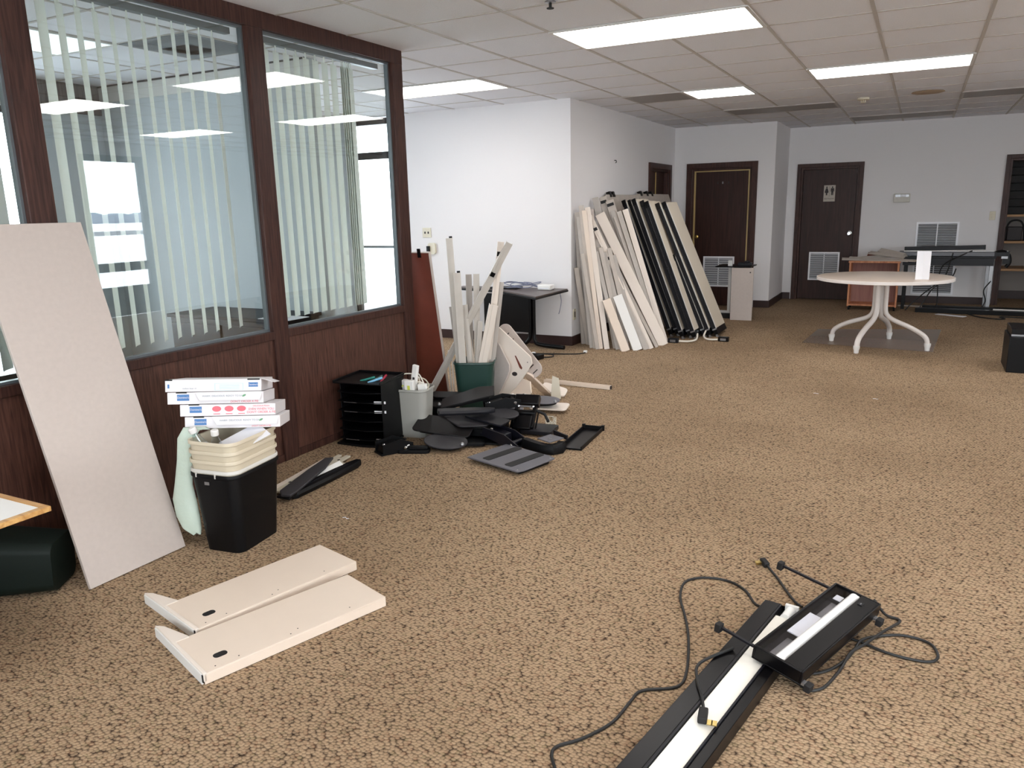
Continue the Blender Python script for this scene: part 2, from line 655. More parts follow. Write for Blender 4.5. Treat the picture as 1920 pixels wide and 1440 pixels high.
# small ceiling fittings
t = thing('smoke_detector', 'small cream smoke detector hanging under the ceiling near the far wall', 'detector', (-.66, 9.48, H))
part(t, 'base', 'ivory', lambda b: b.lathe([(.055, 0), (.062, -.006), (.062, -.022), (.05, -.026)], 24))
part(t, 'sensor_cage', 'ivory', lambda b: [b.bx(-.004, .004, .020, .026, -.052, -.024, Matrix.Rotation(k * PI / 4, 4, 'Z')) for k in range(8)] and b.lathe([(.026, -.048), (.028, -.052), (.02, -.056)], 16))
t = thing('ceiling_speaker', 'flat round tan cover on the ceiling right of the smoke detector', 'speaker', (-.05, 9.41, H))
part(t, 'cover', 'stain', lambda b: b.lathe([(.150, 0), (.155, -.006), (.14, -.010), (.02, -.012)], 32))
t = thing('sprinkler_head', 'tiny dark sprinkler head in the ceiling at the top edge', 'sprinkler', (-1.86, 4.07, H))
part(t, 'escutcheon', 'steel', lambda b: b.lathe([(.03, 0), (.03, -.006), (.012, -.008)], 20))
part(t, 'deflector', 'dark', lambda b: b.lathe([(.008, -.006), (.008, -.03), (.02, -.032), (.02, -.036)], 14))
t = thing('air_diffuser', 'square louvred air diffuser in the office ceiling behind the blinds', 'vent', (-4.31, 3.80, H))
part(t, 'frame', 'alu', lambda b: b.bx(-.30, .30, -.30, .30, -.004, .004))
for k in range(3):
    s = .26 - .08 * k
    part(t, 'louvre', 'alu', lambda b: b.loft([[(-s, -s, -.004), (s, -s, -.004), (s, s, -.004), (-s, s, -.004)], [(-s + .05, -s + .05, -.022), (s - .05, -s + .05, -.022), (s - .05, s - .05, -.022), (-s + .05, s - .05, -.022)]]))

# walls
wf = box_s('wall_alcove', 'wall', -5.27, -3.24, 7.55, 7.67, 0, H + .02)
ws = struct(MB().bx(-3.36, -3.24, 7.67, 10.20, 0, H + .02).bx(-3.36, -3.24, 11.06, 11.48, 0, H + .02).bx(-3.36, -3.24, 10.20, 11.06, 1.96, H + .02).build('wall_side', 'wall'))
wdk = struct(MB().bx(-3.24, -2.98, 11.36, 11.48, 0, H + .02).bx(-2.14, -1.84, 11.36, 11.48, 0, H + .02).bx(-2.98, -2.14, 11.36, 11.48, 1.97, H + .02).build('wall_corner', 'wall'))
box_s('wall_return', 'wall', -1.96, -1.84, 11.48, FY, 0, H + .02)
wfar = struct(MB().bx(-1.96, -1.66, FY, FY + .12, 0, H + .02).bx(-.84, .98, FY, FY + .12, 0, H + .02).bx(-1.66, -.84, FY, FY + .12, 1.97, H + .02)
              .bx(.98, 1.86, FY, FY + .12, 1.97, H + .02).bx(1.86, RX, FY, FY + .12, 0, H + .02).build('wall_far', 'wall'))
# right wall with entrance door and windows
struct(MB().bx(RX, RX + .12, 8.25, 13.6, 0, H + .1).bx(RX, RX + .12, 2.6, 7.2, 0, H + .1).bx(RX, RX + .12, BY, -1.5, 0, H + .1)
       .bx(RX, RX + .12, -1.5, 2.6, 0, .75).bx(RX, RX + .12, -1.5, 2.6, 2.25, H + .1).bx(RX, RX + .12, 7.2, 8.25, 2.36, H + .1).build('wall_right', 'wall'))
struct(MB().bx(LX - .1, -2.5, BY - .12, BY, 0, H + .1).bx(3.5, RX + .12, BY - .12, BY, 0, H + .1).bx(-2.5, 3.5, BY - .12, BY, 0, .6).bx(-2.5, 3.5, BY - .12, BY, 2.4, H + .1).build('wall_back', 'wall'))
# outside wall of office and alcove
struct(MB().bx(LX - .12, LX, BY, 2.3, 0, H + .1).bx(LX - .12, LX, 3.78, 4.88, 0, H + .1).bx(LX - .12, LX, 6.35, 7.55, 0, H + .1)
       .bx(LX - .12, LX, 2.3, 3.78, 0, .22).bx(LX - .12, LX, 2.3, 3.78, 2.31, H + .1)
       .bx(LX - .12, LX, 4.88, 6.35, 0, .5).bx(LX - .12, LX, 4.88, 6.35, 2.1, H + .1).build('wall_outer', 'offwall'))
wo = struct(MB().bx(LX, -3.95, 4.49, 4.60, 0, H + .01).build('wall_office', 'offwall'))
struct(MB().bx(LX, -3.95, 4.474, 4.488, 2.40, H - .005).build('trim_office', 'frame_white', wo), wo)
struct(MB().bx(LX, -3.95, 4.468, 4.488, H - .012, H + .004).build('ceiling_angle', 'dframe', wo), wo)
struct(MB().bx(LX + .001, LX + .03, 3.70, 4.48, 2.30, H).build('trim_header', mat_wood('stone_band', (66, 60, 58), (104, 98, 96), .8, 'Z', 20)))
# closet behind the far wall
struct(MB().bx(.86, .98, FY + .12, 13.55, 0, H).bx(.86, 2.6, 13.42, 13.55, 0, H).bx(2.5, 2.6, FY + .12, 13.42, 0, H).build('wall_closet', mat('dull_closet_paint', (150, 142, 136), .8)))
box_s('baseboard_closet', 'base', .98, 2.5, 13.408, 13.42, 0, .12)
struct(MB().bx(-4.45, -4.33, 7.67, 13.7, 0, H + .1).bx(-4.45, RX + .12, 13.6, 13.72, 0, H + .1).build('wall_rear', 'offwall'))
# backing of the doorway in the side wall
struct(MB().bx(-4.2, -4.1, 9.8, 11.5, 0, H).bx(-4.1, -3.36, 9.8, 9.9, 0, H).bx(-4.1, -3.36, 11.36, 11.46, 0, H).build('wall_passage', 'offwall'))


def window(n, axis, at, a0, a1, z0, z1, muls=(), rails=(), m='dframe', f=.05, pane='win', dep=.06):
    """glazed opening; axis 'X' lies in a wall x = at, axis 'Y' in a wall y = at"""
    def bb(b, u0, u1, w0, w1, d=dep, off=0):
        if axis == 'X':
            b.bx(at - d / 2 + off, at + d / 2 + off, u0, u1, w0, w1)
        else:
            b.bx(u0, u1, at - d / 2 + off, at + d / 2 + off, w0, w1)
    b = MB()
    bb(b, a0, a1, z0, z0 + f)
    bb(b, a0, a1, z1 - f, z1)
    bb(b, a0, a0 + f, z0 + f, z1 - f)
    bb(b, a1 - f, a1, z0 + f, z1 - f)
    o = struct(b.build(n, m))
    edges = [a0 + f] + list(muls) + [a1 - f]
    for u in muls:
        q = MB()
        bb(q, u - f / 2, u + f / 2, z0 + f, z1 - f)
        q.build('mullion', m, o)
    for w0, w1 in rails:
        q = MB()
        bb(q, a0 + f, a1 - f, w0, w1, dep * .9)
        q.build('rail', m, o)
    for i in range(len(edges) - 1):
        q = MB()
        bb(q, edges[i], edges[i + 1], z0 + f, z1 - f, .008)
        q.build('pane', pane, o)
    return o


window('window_4', 'X', LX - .06, 2.3, 3.78, .22, 2.31, (3.05,))
window('window_5', 'X', LX - .06, 4.88, 6.35, .5, 2.1, (5.6,))
window('window_6', 'X', RX + .06, -1.5, 2.6, .75, 2.25, (-.1, 1.25))
window('window_7', 'Y', BY - .06, -2.5, 3.5, .6, 2.4, (-.5, 1.5))
d1 = window('door_1', 'X', RX + .06, 7.2, 8.25, 0, 2.36, (), ((.05, .44), (.67, .80)), f=.09)
d2 = window('door_2', 'Y', 7.61, -6.15, -5.27, 0, H - .02, (), ((.05, .22), (2.06, 2.14)), f=.065)
q = MB().bar((-6.0, 7.54, 1.05), (-5.42, 7.54, 1.05), .03, .03).bx(-5.46, -5.42, 7.53, 7.58, 1.0, 1.1)
q.build('push_bar', 'alu', d2)
box_s('wall_entry', 'offwall', LX, -6.15, 7.55, 7.67, 0, H)

# baseboards
bm_ = 'base'
box_s('baseboard_alcove', bm_, -5.26, -3.228, 7.538, 7.55, 0, .10)
box_s('baseboard_side', bm_, -3.24, -3.228, 7.55, 10.10, 0, .10)
struct(MB().bx(-3.24, -3.07, 11.348, 11.36, 0, .10).bx(-2.05, -1.828, 11.348, 11.36, 0, .10).build('baseboard_corner', bm_))
box_s('baseboard_return', bm_, -1.84, -1.828, 11.36, FY - .012, 0, .10)
struct(MB().bx(-1.828, -1.72, FY - .012, FY, 0, .10).bx(-.79, .93, FY - .012, FY, 0, .10).build('baseboard_far', bm_))

# outdoors, seen in the glass and through the windows
box_s('ground', 'ground', -300, 300, -300, 300, -.6, -.125)
box_s('road', 'road', 62, 84, -200, 300, -.124, -.10)
random.seed(3)
tb = MB()
top = [(-200 + 5 * k, random.uniform(2.4, 3.8)) for k in range(110)]
for (ya, ha), (yb, hb) in zip(top, top[1:]):
    tb.add([(240, ya, -.2), (240, yb, -.2), (240, yb, hb), (240, ya, ha), (246, ya, -.2), (246, yb, -.2), (246, yb, hb), (246, ya, ha)],
           [(0, 3, 2, 1), (4, 5, 6, 7), (3, 7, 6, 2)])
o = tb.build('far_trees', 'trees')
o['kind'] = 'stuff'
o['label'] = 'low grey line of trees far outside on the horizon'

# ------------------------------------------------------------------ wood and glass partition on the left
PX = -3.274
wl = struct(MB().bx(-3.345, PX, -3, 4.69, 2.44, H + .01).bx(-3.345, PX - .012, -3, 4.69, 0, .02).bx(-3.345, PX - .022, -3, .67, .02, 2.44).build('wall_left', 'framewood'))
for y0, y1 in ((.67, .79), (1.97, 2.085), (3.27, 3.39), (4.57, 4.69)):
    box_s('post', 'framewood', -3.345, PX, y0, y1, 0, 2.44, wl, .003)
for n, (y0, y1) in enumerate(((.79, 1.97), (2.085, 3.27), (3.39, 4.57))):
    box_s('wood_panel', 'darkwood', -3.335, PX - .014, y0, y1, .02, .742, wl)
    box_s('sill_rail', 'framewood', -3.345, PX + .002, y0, y1, .742, .79, wl, .003)
    box_s('base_strip', 'framewood', PX - .014, PX - .006, y0, y1, .0, .045, wl)
    b = MB()
    b.bx(-3.334, -3.304, y0, y1, .79, .802).bx(-3.334, -3.304, y0, y1, 2.428, 2.44).bx(-3.334, -3.304, y0, y0 + .012, .802, 2.428).bx(-3.334, -3.304, y1 - .012, y1, .802, 2.428)
    wn = struct(b.build('window_%d' % (n + 1), 'alu'))
    MB().bx(-3.321, -3.315, y0 + .012, y1 - .012, .802, 2.428).build('pane', 'glass', wn)

# vertical blinds behind the glass
slat_me = None


def blind(y0, y1, yend, d0, d1, label, ang_end=None, nstack=0):
    t = thing('vertical_blind', label, 'blind', (-3.405, y0, 0))
    part(t, 'head_rail', 'alu', lambda b: b.bx(-.02, .02, .0, y1 - y0, 2.405, 2.437))
    n = int((yend - y0 - .03) / .084)
    for k in range(n + nstack):
        b = MB()
        w, cr = .0445, .006
        ring = [(x * w, cr * (1 - x * x), 0) for x in (-1, -.5, 0, .5, 1)] + [(x * w, cr * (1 - x * x) - .0012, 0) for x in (1, .5, 0, -.5, -1)]
        b.loft([[(p[0], p[1], z) for p in ring] for z in (.83, 2.375)])
        b.bx(-.006, .006, -.003, .003, 2.37, 2.41)
        global slat_me
        if slat_me is None:
            o = b.build('slat', 'slat', t)
            slat_me = o.data
        else:
            o = bpy.data.objects.new('slat', slat_me)
            C.objects.link(o)
            o.parent = t
        yy = .045 + .084 * k if k < n else .045 + .084 * n + .022 * (k - n)
        a = math.degrees(math.atan2(y0 + yy, -3.405)) - (d0 + (d1 - d0) * min(1, k / 6)) + random.uniform(-2, 2)
        if k >= n and ang_end is not None:
            a = ang_end + random.uniform(-3, 3)
        o.location = (0, yy, 0)
        o.rotation_euler = (0, 0, R(a))
    return t


random.seed(11)
blind(.80, 1.96, 2.05, 24, 24, 'pale vertical blind behind the leftmost pane, cut by the frame edge')
blind(2.10, 3.26, 3.26, 25, 9, 'pale vertical blind with open slats behind the middle glass pane')
blind(3.40, 4.56, 4.27, 21, 24, 'pale vertical blind with overlapping slats behind the glass pane nearest the white wall', 112, 5)

# inside the office
t = thing('credenza', 'low dark office cabinet glimpsed at the foot of the blinds', 'cabinet', (-4.55, 4.25, 0))
part(t, 'body', 'navy', lambda b: b.bx(-.55, .55, -.22, .22, .03, .70), .004)
part(t, 'top', 'charcoal', lambda b: b.bx(-.57, .57, -.24, .23, .70, .725), .003)
for s in (-1, 1):
    part(t, 'drawer', 'navy', lambda b: b.bx(s * .275 - .26, s * .275 + .26, -.232, -.221, .08, .66), .003)
b = MB().bx(-.15, .15, -.1, .1, 0, .004)
o = b.build('paper_sheet', 'paper')
o.location = (-4.0, 4.1, .727)
tag(o, 'white paper lying on the low cabinet behind the blinds', 'paper')

# ------------------------------------------------------------------ doors
def casing(name, axis, at, a0, a1, z1, w=.07, m='framewood', d=.03, side=-1):
    b = MB()
    if axis == 'Y':
        e0, e1 = sorted((at, at + side * d))
        b.bx(a0 - w, a0, e0, e1, 0, z1 + w).bx(a1, a1 + w, e0, e1, 0, z1 + w).bx(a0, a1, e0, e1, z1, z1 + w)
        b.bx(a0 - .001, a0 + .03, at, at + .12, 0, z1).bx(a1 - .03, a1 + .001, at, at + .12, 0, z1).bx(a0 + .03, a1 - .03, at, at + .12, z1 - .03, z1)
    else:
        e0, e1 = sorted((at, at + side * d))
        b.bx(e0, e1, a0 - w, a0, 0, z1 + w).bx(e0, e1, a1, a1 + w, 0, z1 + w).bx(e0, e1, a0, a1, z1, z1 + w)
        b.bx(at - .12, at, a0 - .001, a0 + .03, 0, z1).bx(at - .12, at, a1 - .03, a1 + .001, 0, z1).bx(at - .12, at, a0 + .03, a1 - .03, z1 - .03, z1)
    return struct(b.build(name, m, None, .002))


def grille(parent, x0, x1, y, z0, z1, n, dark='grillmid', fr=.022, rec=.012, sl='slatgrey'):
    b = MB()
    b.bx(x0, x1, y - rec, y, z0, z0 + fr).bx(x0, x1, y - rec, y, z1 - fr, z1).bx(x0, x0 + fr, y - rec, y, z0 + fr, z1 - fr).bx(x1 - fr, x1, y - rec, y, z0 + fr, z1 - fr)
    xm = (x0 + x1) / 2
    b.bx(xm - .006, xm + .006, y - rec, y, z0 + fr, z1 - fr)
    g = b.build('grille', 'grille', parent)
    MB().bx(x0 + fr, x1 - fr, y - .002, y + .001, z0 + fr, z1 - fr).build('backing', dark, g if parent.parent is None else parent)
    hz = (z1 - z0 - 2 * fr) / n
    for k in range(n):
        zc = z0 + fr + hz * (k + .5)
        M = Matrix.Translation((0, y - .006, zc)) @ Matrix.Rotation(R(35), 4, 'X')
        MB().bx(x0 + fr, x1 - fr, -.005, .005, -hz * .32, hz * .32, M).build('louvre', sl, g)
    return g


# dark door in the corner wall
d3 = casing('door_3', 'Y', 11.36, -2.98, -2.14, 1.95, .075)
MB().bx(-2.945, -2.175, 11.40, 11.44, .01, 1.918).build('door_leaf', 'doorwood', d3)
MB().bx(-2.952, -2.93, 11.372, 11.40, .01, 1.935).bx(-2.19, -2.168, 11.372, 11.40, .01, 1.935).bx(-2.93, -2.19, 11.372, 11.40, 1.905, 1.935).build('weatherstrip', 'gold', d3)
MB().lathe([(.012, 0), (.012, .05), (.026, .055), (.026, .075), (.012, .082)], 16, eul((-2.885, 11.40, 1.0), 0, 90)).build('knob', 'brass', d3)
grille(d3, -2.79, -2.345, 11.398, .28, .715, 12)
for k, x in enumerate((-2.62, -2.55, -2.47)):
    MB().bx(x - .009, x + .009, 11.396, 11.40, 1.735, 1.765).build('number_mark', 'signdark' if k != 1 else 'steel', d3)
# restroom door
d4 = casing('door_4', 'Y', FY, -1.65, -.85, 1.95, .055)
MB().bx(-1.615, -.885, FY + .03, FY + .07, .01, 1.918).build('door_leaf', 'doorwood', d4)
MB().lathe([(.034, 0), (.034, .006), (.013, .01), (.013, .04), (.03, .046), (.033, .062), (.022, .074)], 18, eul((-.935, FY + .03, .99), 0, 90)).build('knob', 'chrome', d4)
grille(d4, -1.475, -1.045, FY + .028, .295, .715, 12)
sg = MB().bx(-1.325, -1.165, FY + .024, FY + .03, 1.455, 1.69).build('restroom_sign', 'sign', d4, .002)


def figure(b, x, z, skirt):
    y0, y1 = FY + .0215, FY + .024
    Mx = Matrix(((1, 0, 0, x), (0, 0, -1, y1), (0, 1, 0, z), (0, 0, 0, 1)))
    b.prism(ell(.011, .011, 14, 0, .062), 0, .002, Mx)
    if skirt:
        b.prism([(-.012, .048), (.012, .048), (.026, .0), (.024, -.018), (.010, -.020), (.010, -.052), (-.010, -.052), (-.010, -.020), (-.024, -.018), (-.026, .0)], 0, .002, Mx)
    else:
        b.prism([(-.022, .048), (.022, .048), (.025, .0), (.017, .0), (.015, .03), (.014, -.052), (.002, -.052), (0, -.008), (-.002, -.052), (-.014, -.052), (-.015, .03), (-.017, .0), (-.025, .0)], 0, .002, Mx)


b = MB()
figure(b, -1.284, 1.598, True)
figure(b, -1.206, 1.598, False)
b.bx(-1.2465, -1.2435, FY + .0225, FY + .024, 1.53, 1.675)
b.build('pictogram', 'signdark', sg)
text(sg, 'RESTROOM', .026, 'signdark', Matrix.Translation((-1.245, FY + .0238, 1.495)) @ Matrix.Rotation(R(90), 4, 'X'))
# doorway in the side wall seen at a slant
d5 = casing('door_5', 'X', -3.24, 10.20, 11.06, 1.94, .07, side=1)
MB().bx(-3.34, -3.30, 10.24, 10.62, .01, 1.91).build('door_leaf', 'doorwood', d5)
MB().bx(-3.34, -3.30, 10.66, 11.03, .01, 1.91).build('door_leaf', 'doorwood', d5)
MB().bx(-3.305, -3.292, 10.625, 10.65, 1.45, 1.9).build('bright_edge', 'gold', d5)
# closet opening
d6 = casing('door_6', 'Y', FY, .99, 1.85, 1.96, .05)

# ------------------------------------------------------------------ far wall fittings
def on_wall(t, x, z, Y):
    return thing


t = thing('thermostat', 'beige thermostat box on the far wall right of the restroom door', 'thermostat', (-.275, FY, 1.48))
part(t, 'case', 'thermo', lambda b: b.bx(-.105, .105, -.035, 0, -.06, .06), .008)
part(t, 'display', 'steel', lambda b: b.bx(-.088, .088, -.038, -.034, .012, .05), .002)
part(t, 'bright_window', 'paper', lambda b: b.bx(-.02, .045, -.040, -.037, .016, .044))
t = thing('light_switch', 'ivory light switch plate on the far wall beside the closet opening', 'switch', (.85, FY, 1.215))
part(t, 'plate', 'ivory', lambda b: b.bx(-.036, .036, -.008, 0, -.058, .058), .003)
for z in (-.02, .02):
    part(t, 'toggle', 'ivory', lambda b: b.bx(-.006, .006, -.022, -.008, z - .009, z + .009))
for zz, lab, z0, z1 in ((0, 'upper white return air grille on the far wall above the black desk', .74, 1.14), (1, 'lower white return air grille on the far wall behind the black desk', .125, .60)):
    t = thing('return_grille', lab, 'vent', (.205, FY, (z0 + z1) / 2), 'return grilles on the far wall')
    x0, x1 = -.265, .265
    hh = (z1 - z0) / 2
    e = .025

    def gf(b):
        b.bx(x0, x1, -.018, 0, -hh, -hh + e).bx(x0, x1, -.018, 0, hh - e, hh).bx(x0, x0 + e, -.018, 0, -hh + e, hh - e).bx(x1 - e, x1, -.018, 0, -hh + e, hh - e).bx(-.007, .007, -.018, 0, -hh + e, hh - e)
    part(t, 'frame', 'grille', gf)
    part(t, 'backing', 'grilled', lambda b: b.bx(x0 + e, x1 - e, -.003, 0, -hh + e, hh - e))
    n = 15
    st = (2 * hh - 2 * e) / n
    for k in range(n):
        M = Matrix.Translation((0, -.009, -hh + e + st * (k + .5))) @ Matrix.Rotation(R(40), 4, 'X')
        part(t, 'louvre', 'slatgrey', lambda b: b.bx(x0 + e, x1 - e, -.004, .004, -st * .28, st * .28, M))
# outlets on alcove wall
t = thing('wall_outlet', 'square ivory double outlet plate on the white alcove wall', 'outlet', (-5.04, 7.55, 1.21))
part(t, 'plate', 'ivory', lambda b: b.bx(-.058, .058, -.008, 0, -.055, .055), .003)
for x in (-.022, .022):
    part(t, 'socket', 'signdark', lambda b: b.bx(x - .008, x + .008, -.011, -.008, -.012, .012))
t = thing('wall_outlet', 'lower rounded ivory outlet on the alcove wall behind the brown board', 'outlet', (-4.97, 7.55, 1.03))
part(t, 'plate', 'ivory', lambda b: b.prism(rrect(.10, .13, .03), 0, .03, eul((0, 0, 0), 0, 90)))
part(t, 'plug', 'blackp', lambda b: b.bx(-.05, -.02, -.06, -.03, -.03, .03))
t = thing('wall_outlet', 'ivory outlet low on the side wall at the corner behind the leaning panels', 'outlet', (-3.24, 7.62, .33))
part(t, 'plate', 'ivory', lambda b: b.bx(0, .008, -.036, .036, -.058, .058), .003)
part(t, 'socket', 'signdark', lambda b: b.bx(.008, .010, -.01, .01, -.03, .03))
t = thing('wall_hook', 'tiny dark screw hook left in the white side wall', 'hook', (-3.24, 8.84, 1.98))
part(t, 'shank', 'dark', lambda b: b.tube([(0, 0, 0), (.02, 0, 0), (.025, 0, -.02), (.015, 0, -.03)], .005, 6))

# ------------------------------------------------------------------ large board leaning on the partition
t = thing('leaning_board', 'large plain beige laminate board leaning on the partition at far left', 'board',
          frame((-2.825, 1.935, 0.004), (0.02, 1, 0), (-.428, .012, 1.436)))
part(t, 'board', 'beige', lambda b: b.bx(-.226, .226, 0, 1.497, -.016, 0), .0015)

# ------------------------------------------------------------------ low table corner at far left and bin under it
t = thing('side_table', 'low table with white top and oak edging, cut by the left edge', 'table', (-2.82, .70, 0))
part(t, 'top', 'white', lambda b: b.bx(-.38, .385, -.6, .645, .537, .552))
part(t, 'edge_band', 'oak', lambda b: b.bx(.385, .41, -.6, .67, .536, .5535).bx(-.40, .385, .645, .67, .536, .5535), .002)
for sx in (-.3, .3):
    for sy in (-.5, .1):
        part(t, 'leg', 'dark', lambda b: b.bx(sx - .02, sx + .02, sy - .02, sy + .02, 0, .537))


def bin_parts(t, m, a, b_, a2, b2, h, rimm=None, rim=.012, r=.05, clips=False, wall=.0025):
    """tapered waste basket: (a, b_) mouth, (a2, b2) base, open at the top"""
    def ring(w, d, rr, z):
        return [(x, y, z) for x, y in rrect(w, d, rr, 5)]
    part(t, 'body', m, lambda b: b.loft([ring(a2, b2, r * .8, 0), ring(a, b_, r, h), ring(a - 2 * wall, b_ - 2 * wall, r - wall, h), ring(a2 - 2 * wall, b2 - 2 * wall, r * .8 - wall, .004)]))
    part(t, 'rim', rimm or m, lambda b: b.loft([ring(a + .001, b_ + .001, r, h - .016), ring(a + rim, b_ + rim, r + rim / 2, h - .013), ring(a + rim, b_ + rim, r + rim / 2, h - .002), ring(a + .006, b_ + .006, r, h + .002), ring(a - .004, b_ - .004, r, h), ring(a - .002, b_ - .002, r, h - .008)], False, False))
    if clips:
        for x in (-.07, .03):
            part(t, 'rim_tab', rimm or m, lambda b: b.bx(x - .003, x + .003, -b_ / 2 - .009, -b_ / 2 - .003, h - .032, h - .012))


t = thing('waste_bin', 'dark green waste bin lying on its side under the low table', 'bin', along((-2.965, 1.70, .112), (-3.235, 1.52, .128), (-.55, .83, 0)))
bin_parts(t, 'shadegreen', .25, .25, .20, .20, .32)

# ------------------------------------------------------------------ nested bins, contents, boxes
BM = eul((-2.645, 2.335, 0), 8)
t = thing('waste_bin', 'black waste bin on the carpet at the bottom of the nested bins', 'bin', BM)
bin_parts(t, 'blackp', .250, .330, .200, .275, .365)
part(t, 'scuff', 'steel', lambda b: b.bx(-.035, -.010, -.1652, -.1640, .318, .332))
for k, (lab, z) in enumerate((('beige waste bin nested lowest, directly inside the black bin, with pale rim', .020), ('beige waste bin nested second above the black bin', .062),
                              ('beige waste bin nested third above the black bin', .104), ('beige waste bin at the top of the nested stack, holding bottles', .146))):
    t = thing('waste_bin', lab, 'bin', eul((-2.645 + .001 * k, 2.335, z), 8), 'nested beige bins')
    bin_parts(t, 'beige_bin', .247, .327, .195, .270, .365, 'paleclip' if k == 0 else None, clips=(k == 0))


def bottle(name, label, M, liquid=False):
    t = thing(name, label, 'bottle', M)
    part(t, 'body', 'bottle', lambda b: b.lathe([(.028, 0), (.032, .01), (.032, .13), (.030, .14), (.013, .19), (.013, .20)], 20))
    part(t, 'cap', 'white', lambda b: b.lathe([(.0155, .196), (.0165, .198), (.0165, .218), (.014, .221)], 20))
    return t


bottle('plastic_bottle', 'clear plastic bottle with white cap standing in the top beige bin', eul((-2.640, 2.245, .335), 0, 6, 4))
t = bottle('plastic_bottle', 'clear plastic bottle with orange label tipped over in the top beige bin', eul((-2.70, 2.262, .350), 20, 14, -14))
part(t, 'label', 'orange', lambda b: b.lathe([(.0325, .04), (.0326, .041), (.0326, .095), (.0325, .096)], 20))
part(t, 'label_band', 'white', lambda b: b.lathe([(.0325, .096), (.0327, .097), (.0327, .128), (.0325, .129)], 20))
o = MB(frame((-2.585, 2.30, .470), (.35, .9, .30), (-.8, .3, .25))).bx(-.05, .14, -.05, .07, 0, .004).build('paper_folder', 'paper', None, 0, (-2.56, 2.28, .40))
tag(o, 'pale grey folded paper sticking out of the top beige bin', 'paper')
# plastic bag over the rim
bgm = MB()
rings = []
for x, y, z, w, th in ((-2.715, 2.245, .545, .05, .012), (-2.755, 2.215, .548, .065, .016), (-2.782, 2.195, .50, .060, .016), (-2.79, 2.185, .40, .060, .020), (-2.80, 2.175, .30, .070, .024), (-2.80, 2.17, .225, .095, .034), (-2.79, 2.17, .15, .095, .042), (-2.775, 2.17, .095, .075, .036), (-2.76, 2.175, .072, .04, .02)):
    c, sn = math.cos(R(30)), math.sin(R(30))
    rings.append([(x + px * w / .1 * c - py * th / .02 * sn, y + px * w / .1 * sn + py * th / .02 * c, z + .006 * math.sin(9 * px * 10)) for px, py in ell(.055, .012, 20)])
bgm.loft(rings)
o = bgm.build('plastic_bag', 'bag', None, 0, (-2.79, 2.17, .07))
tag(o, 'pale green plastic bag hanging down the left side of the nested bins', 'bag')

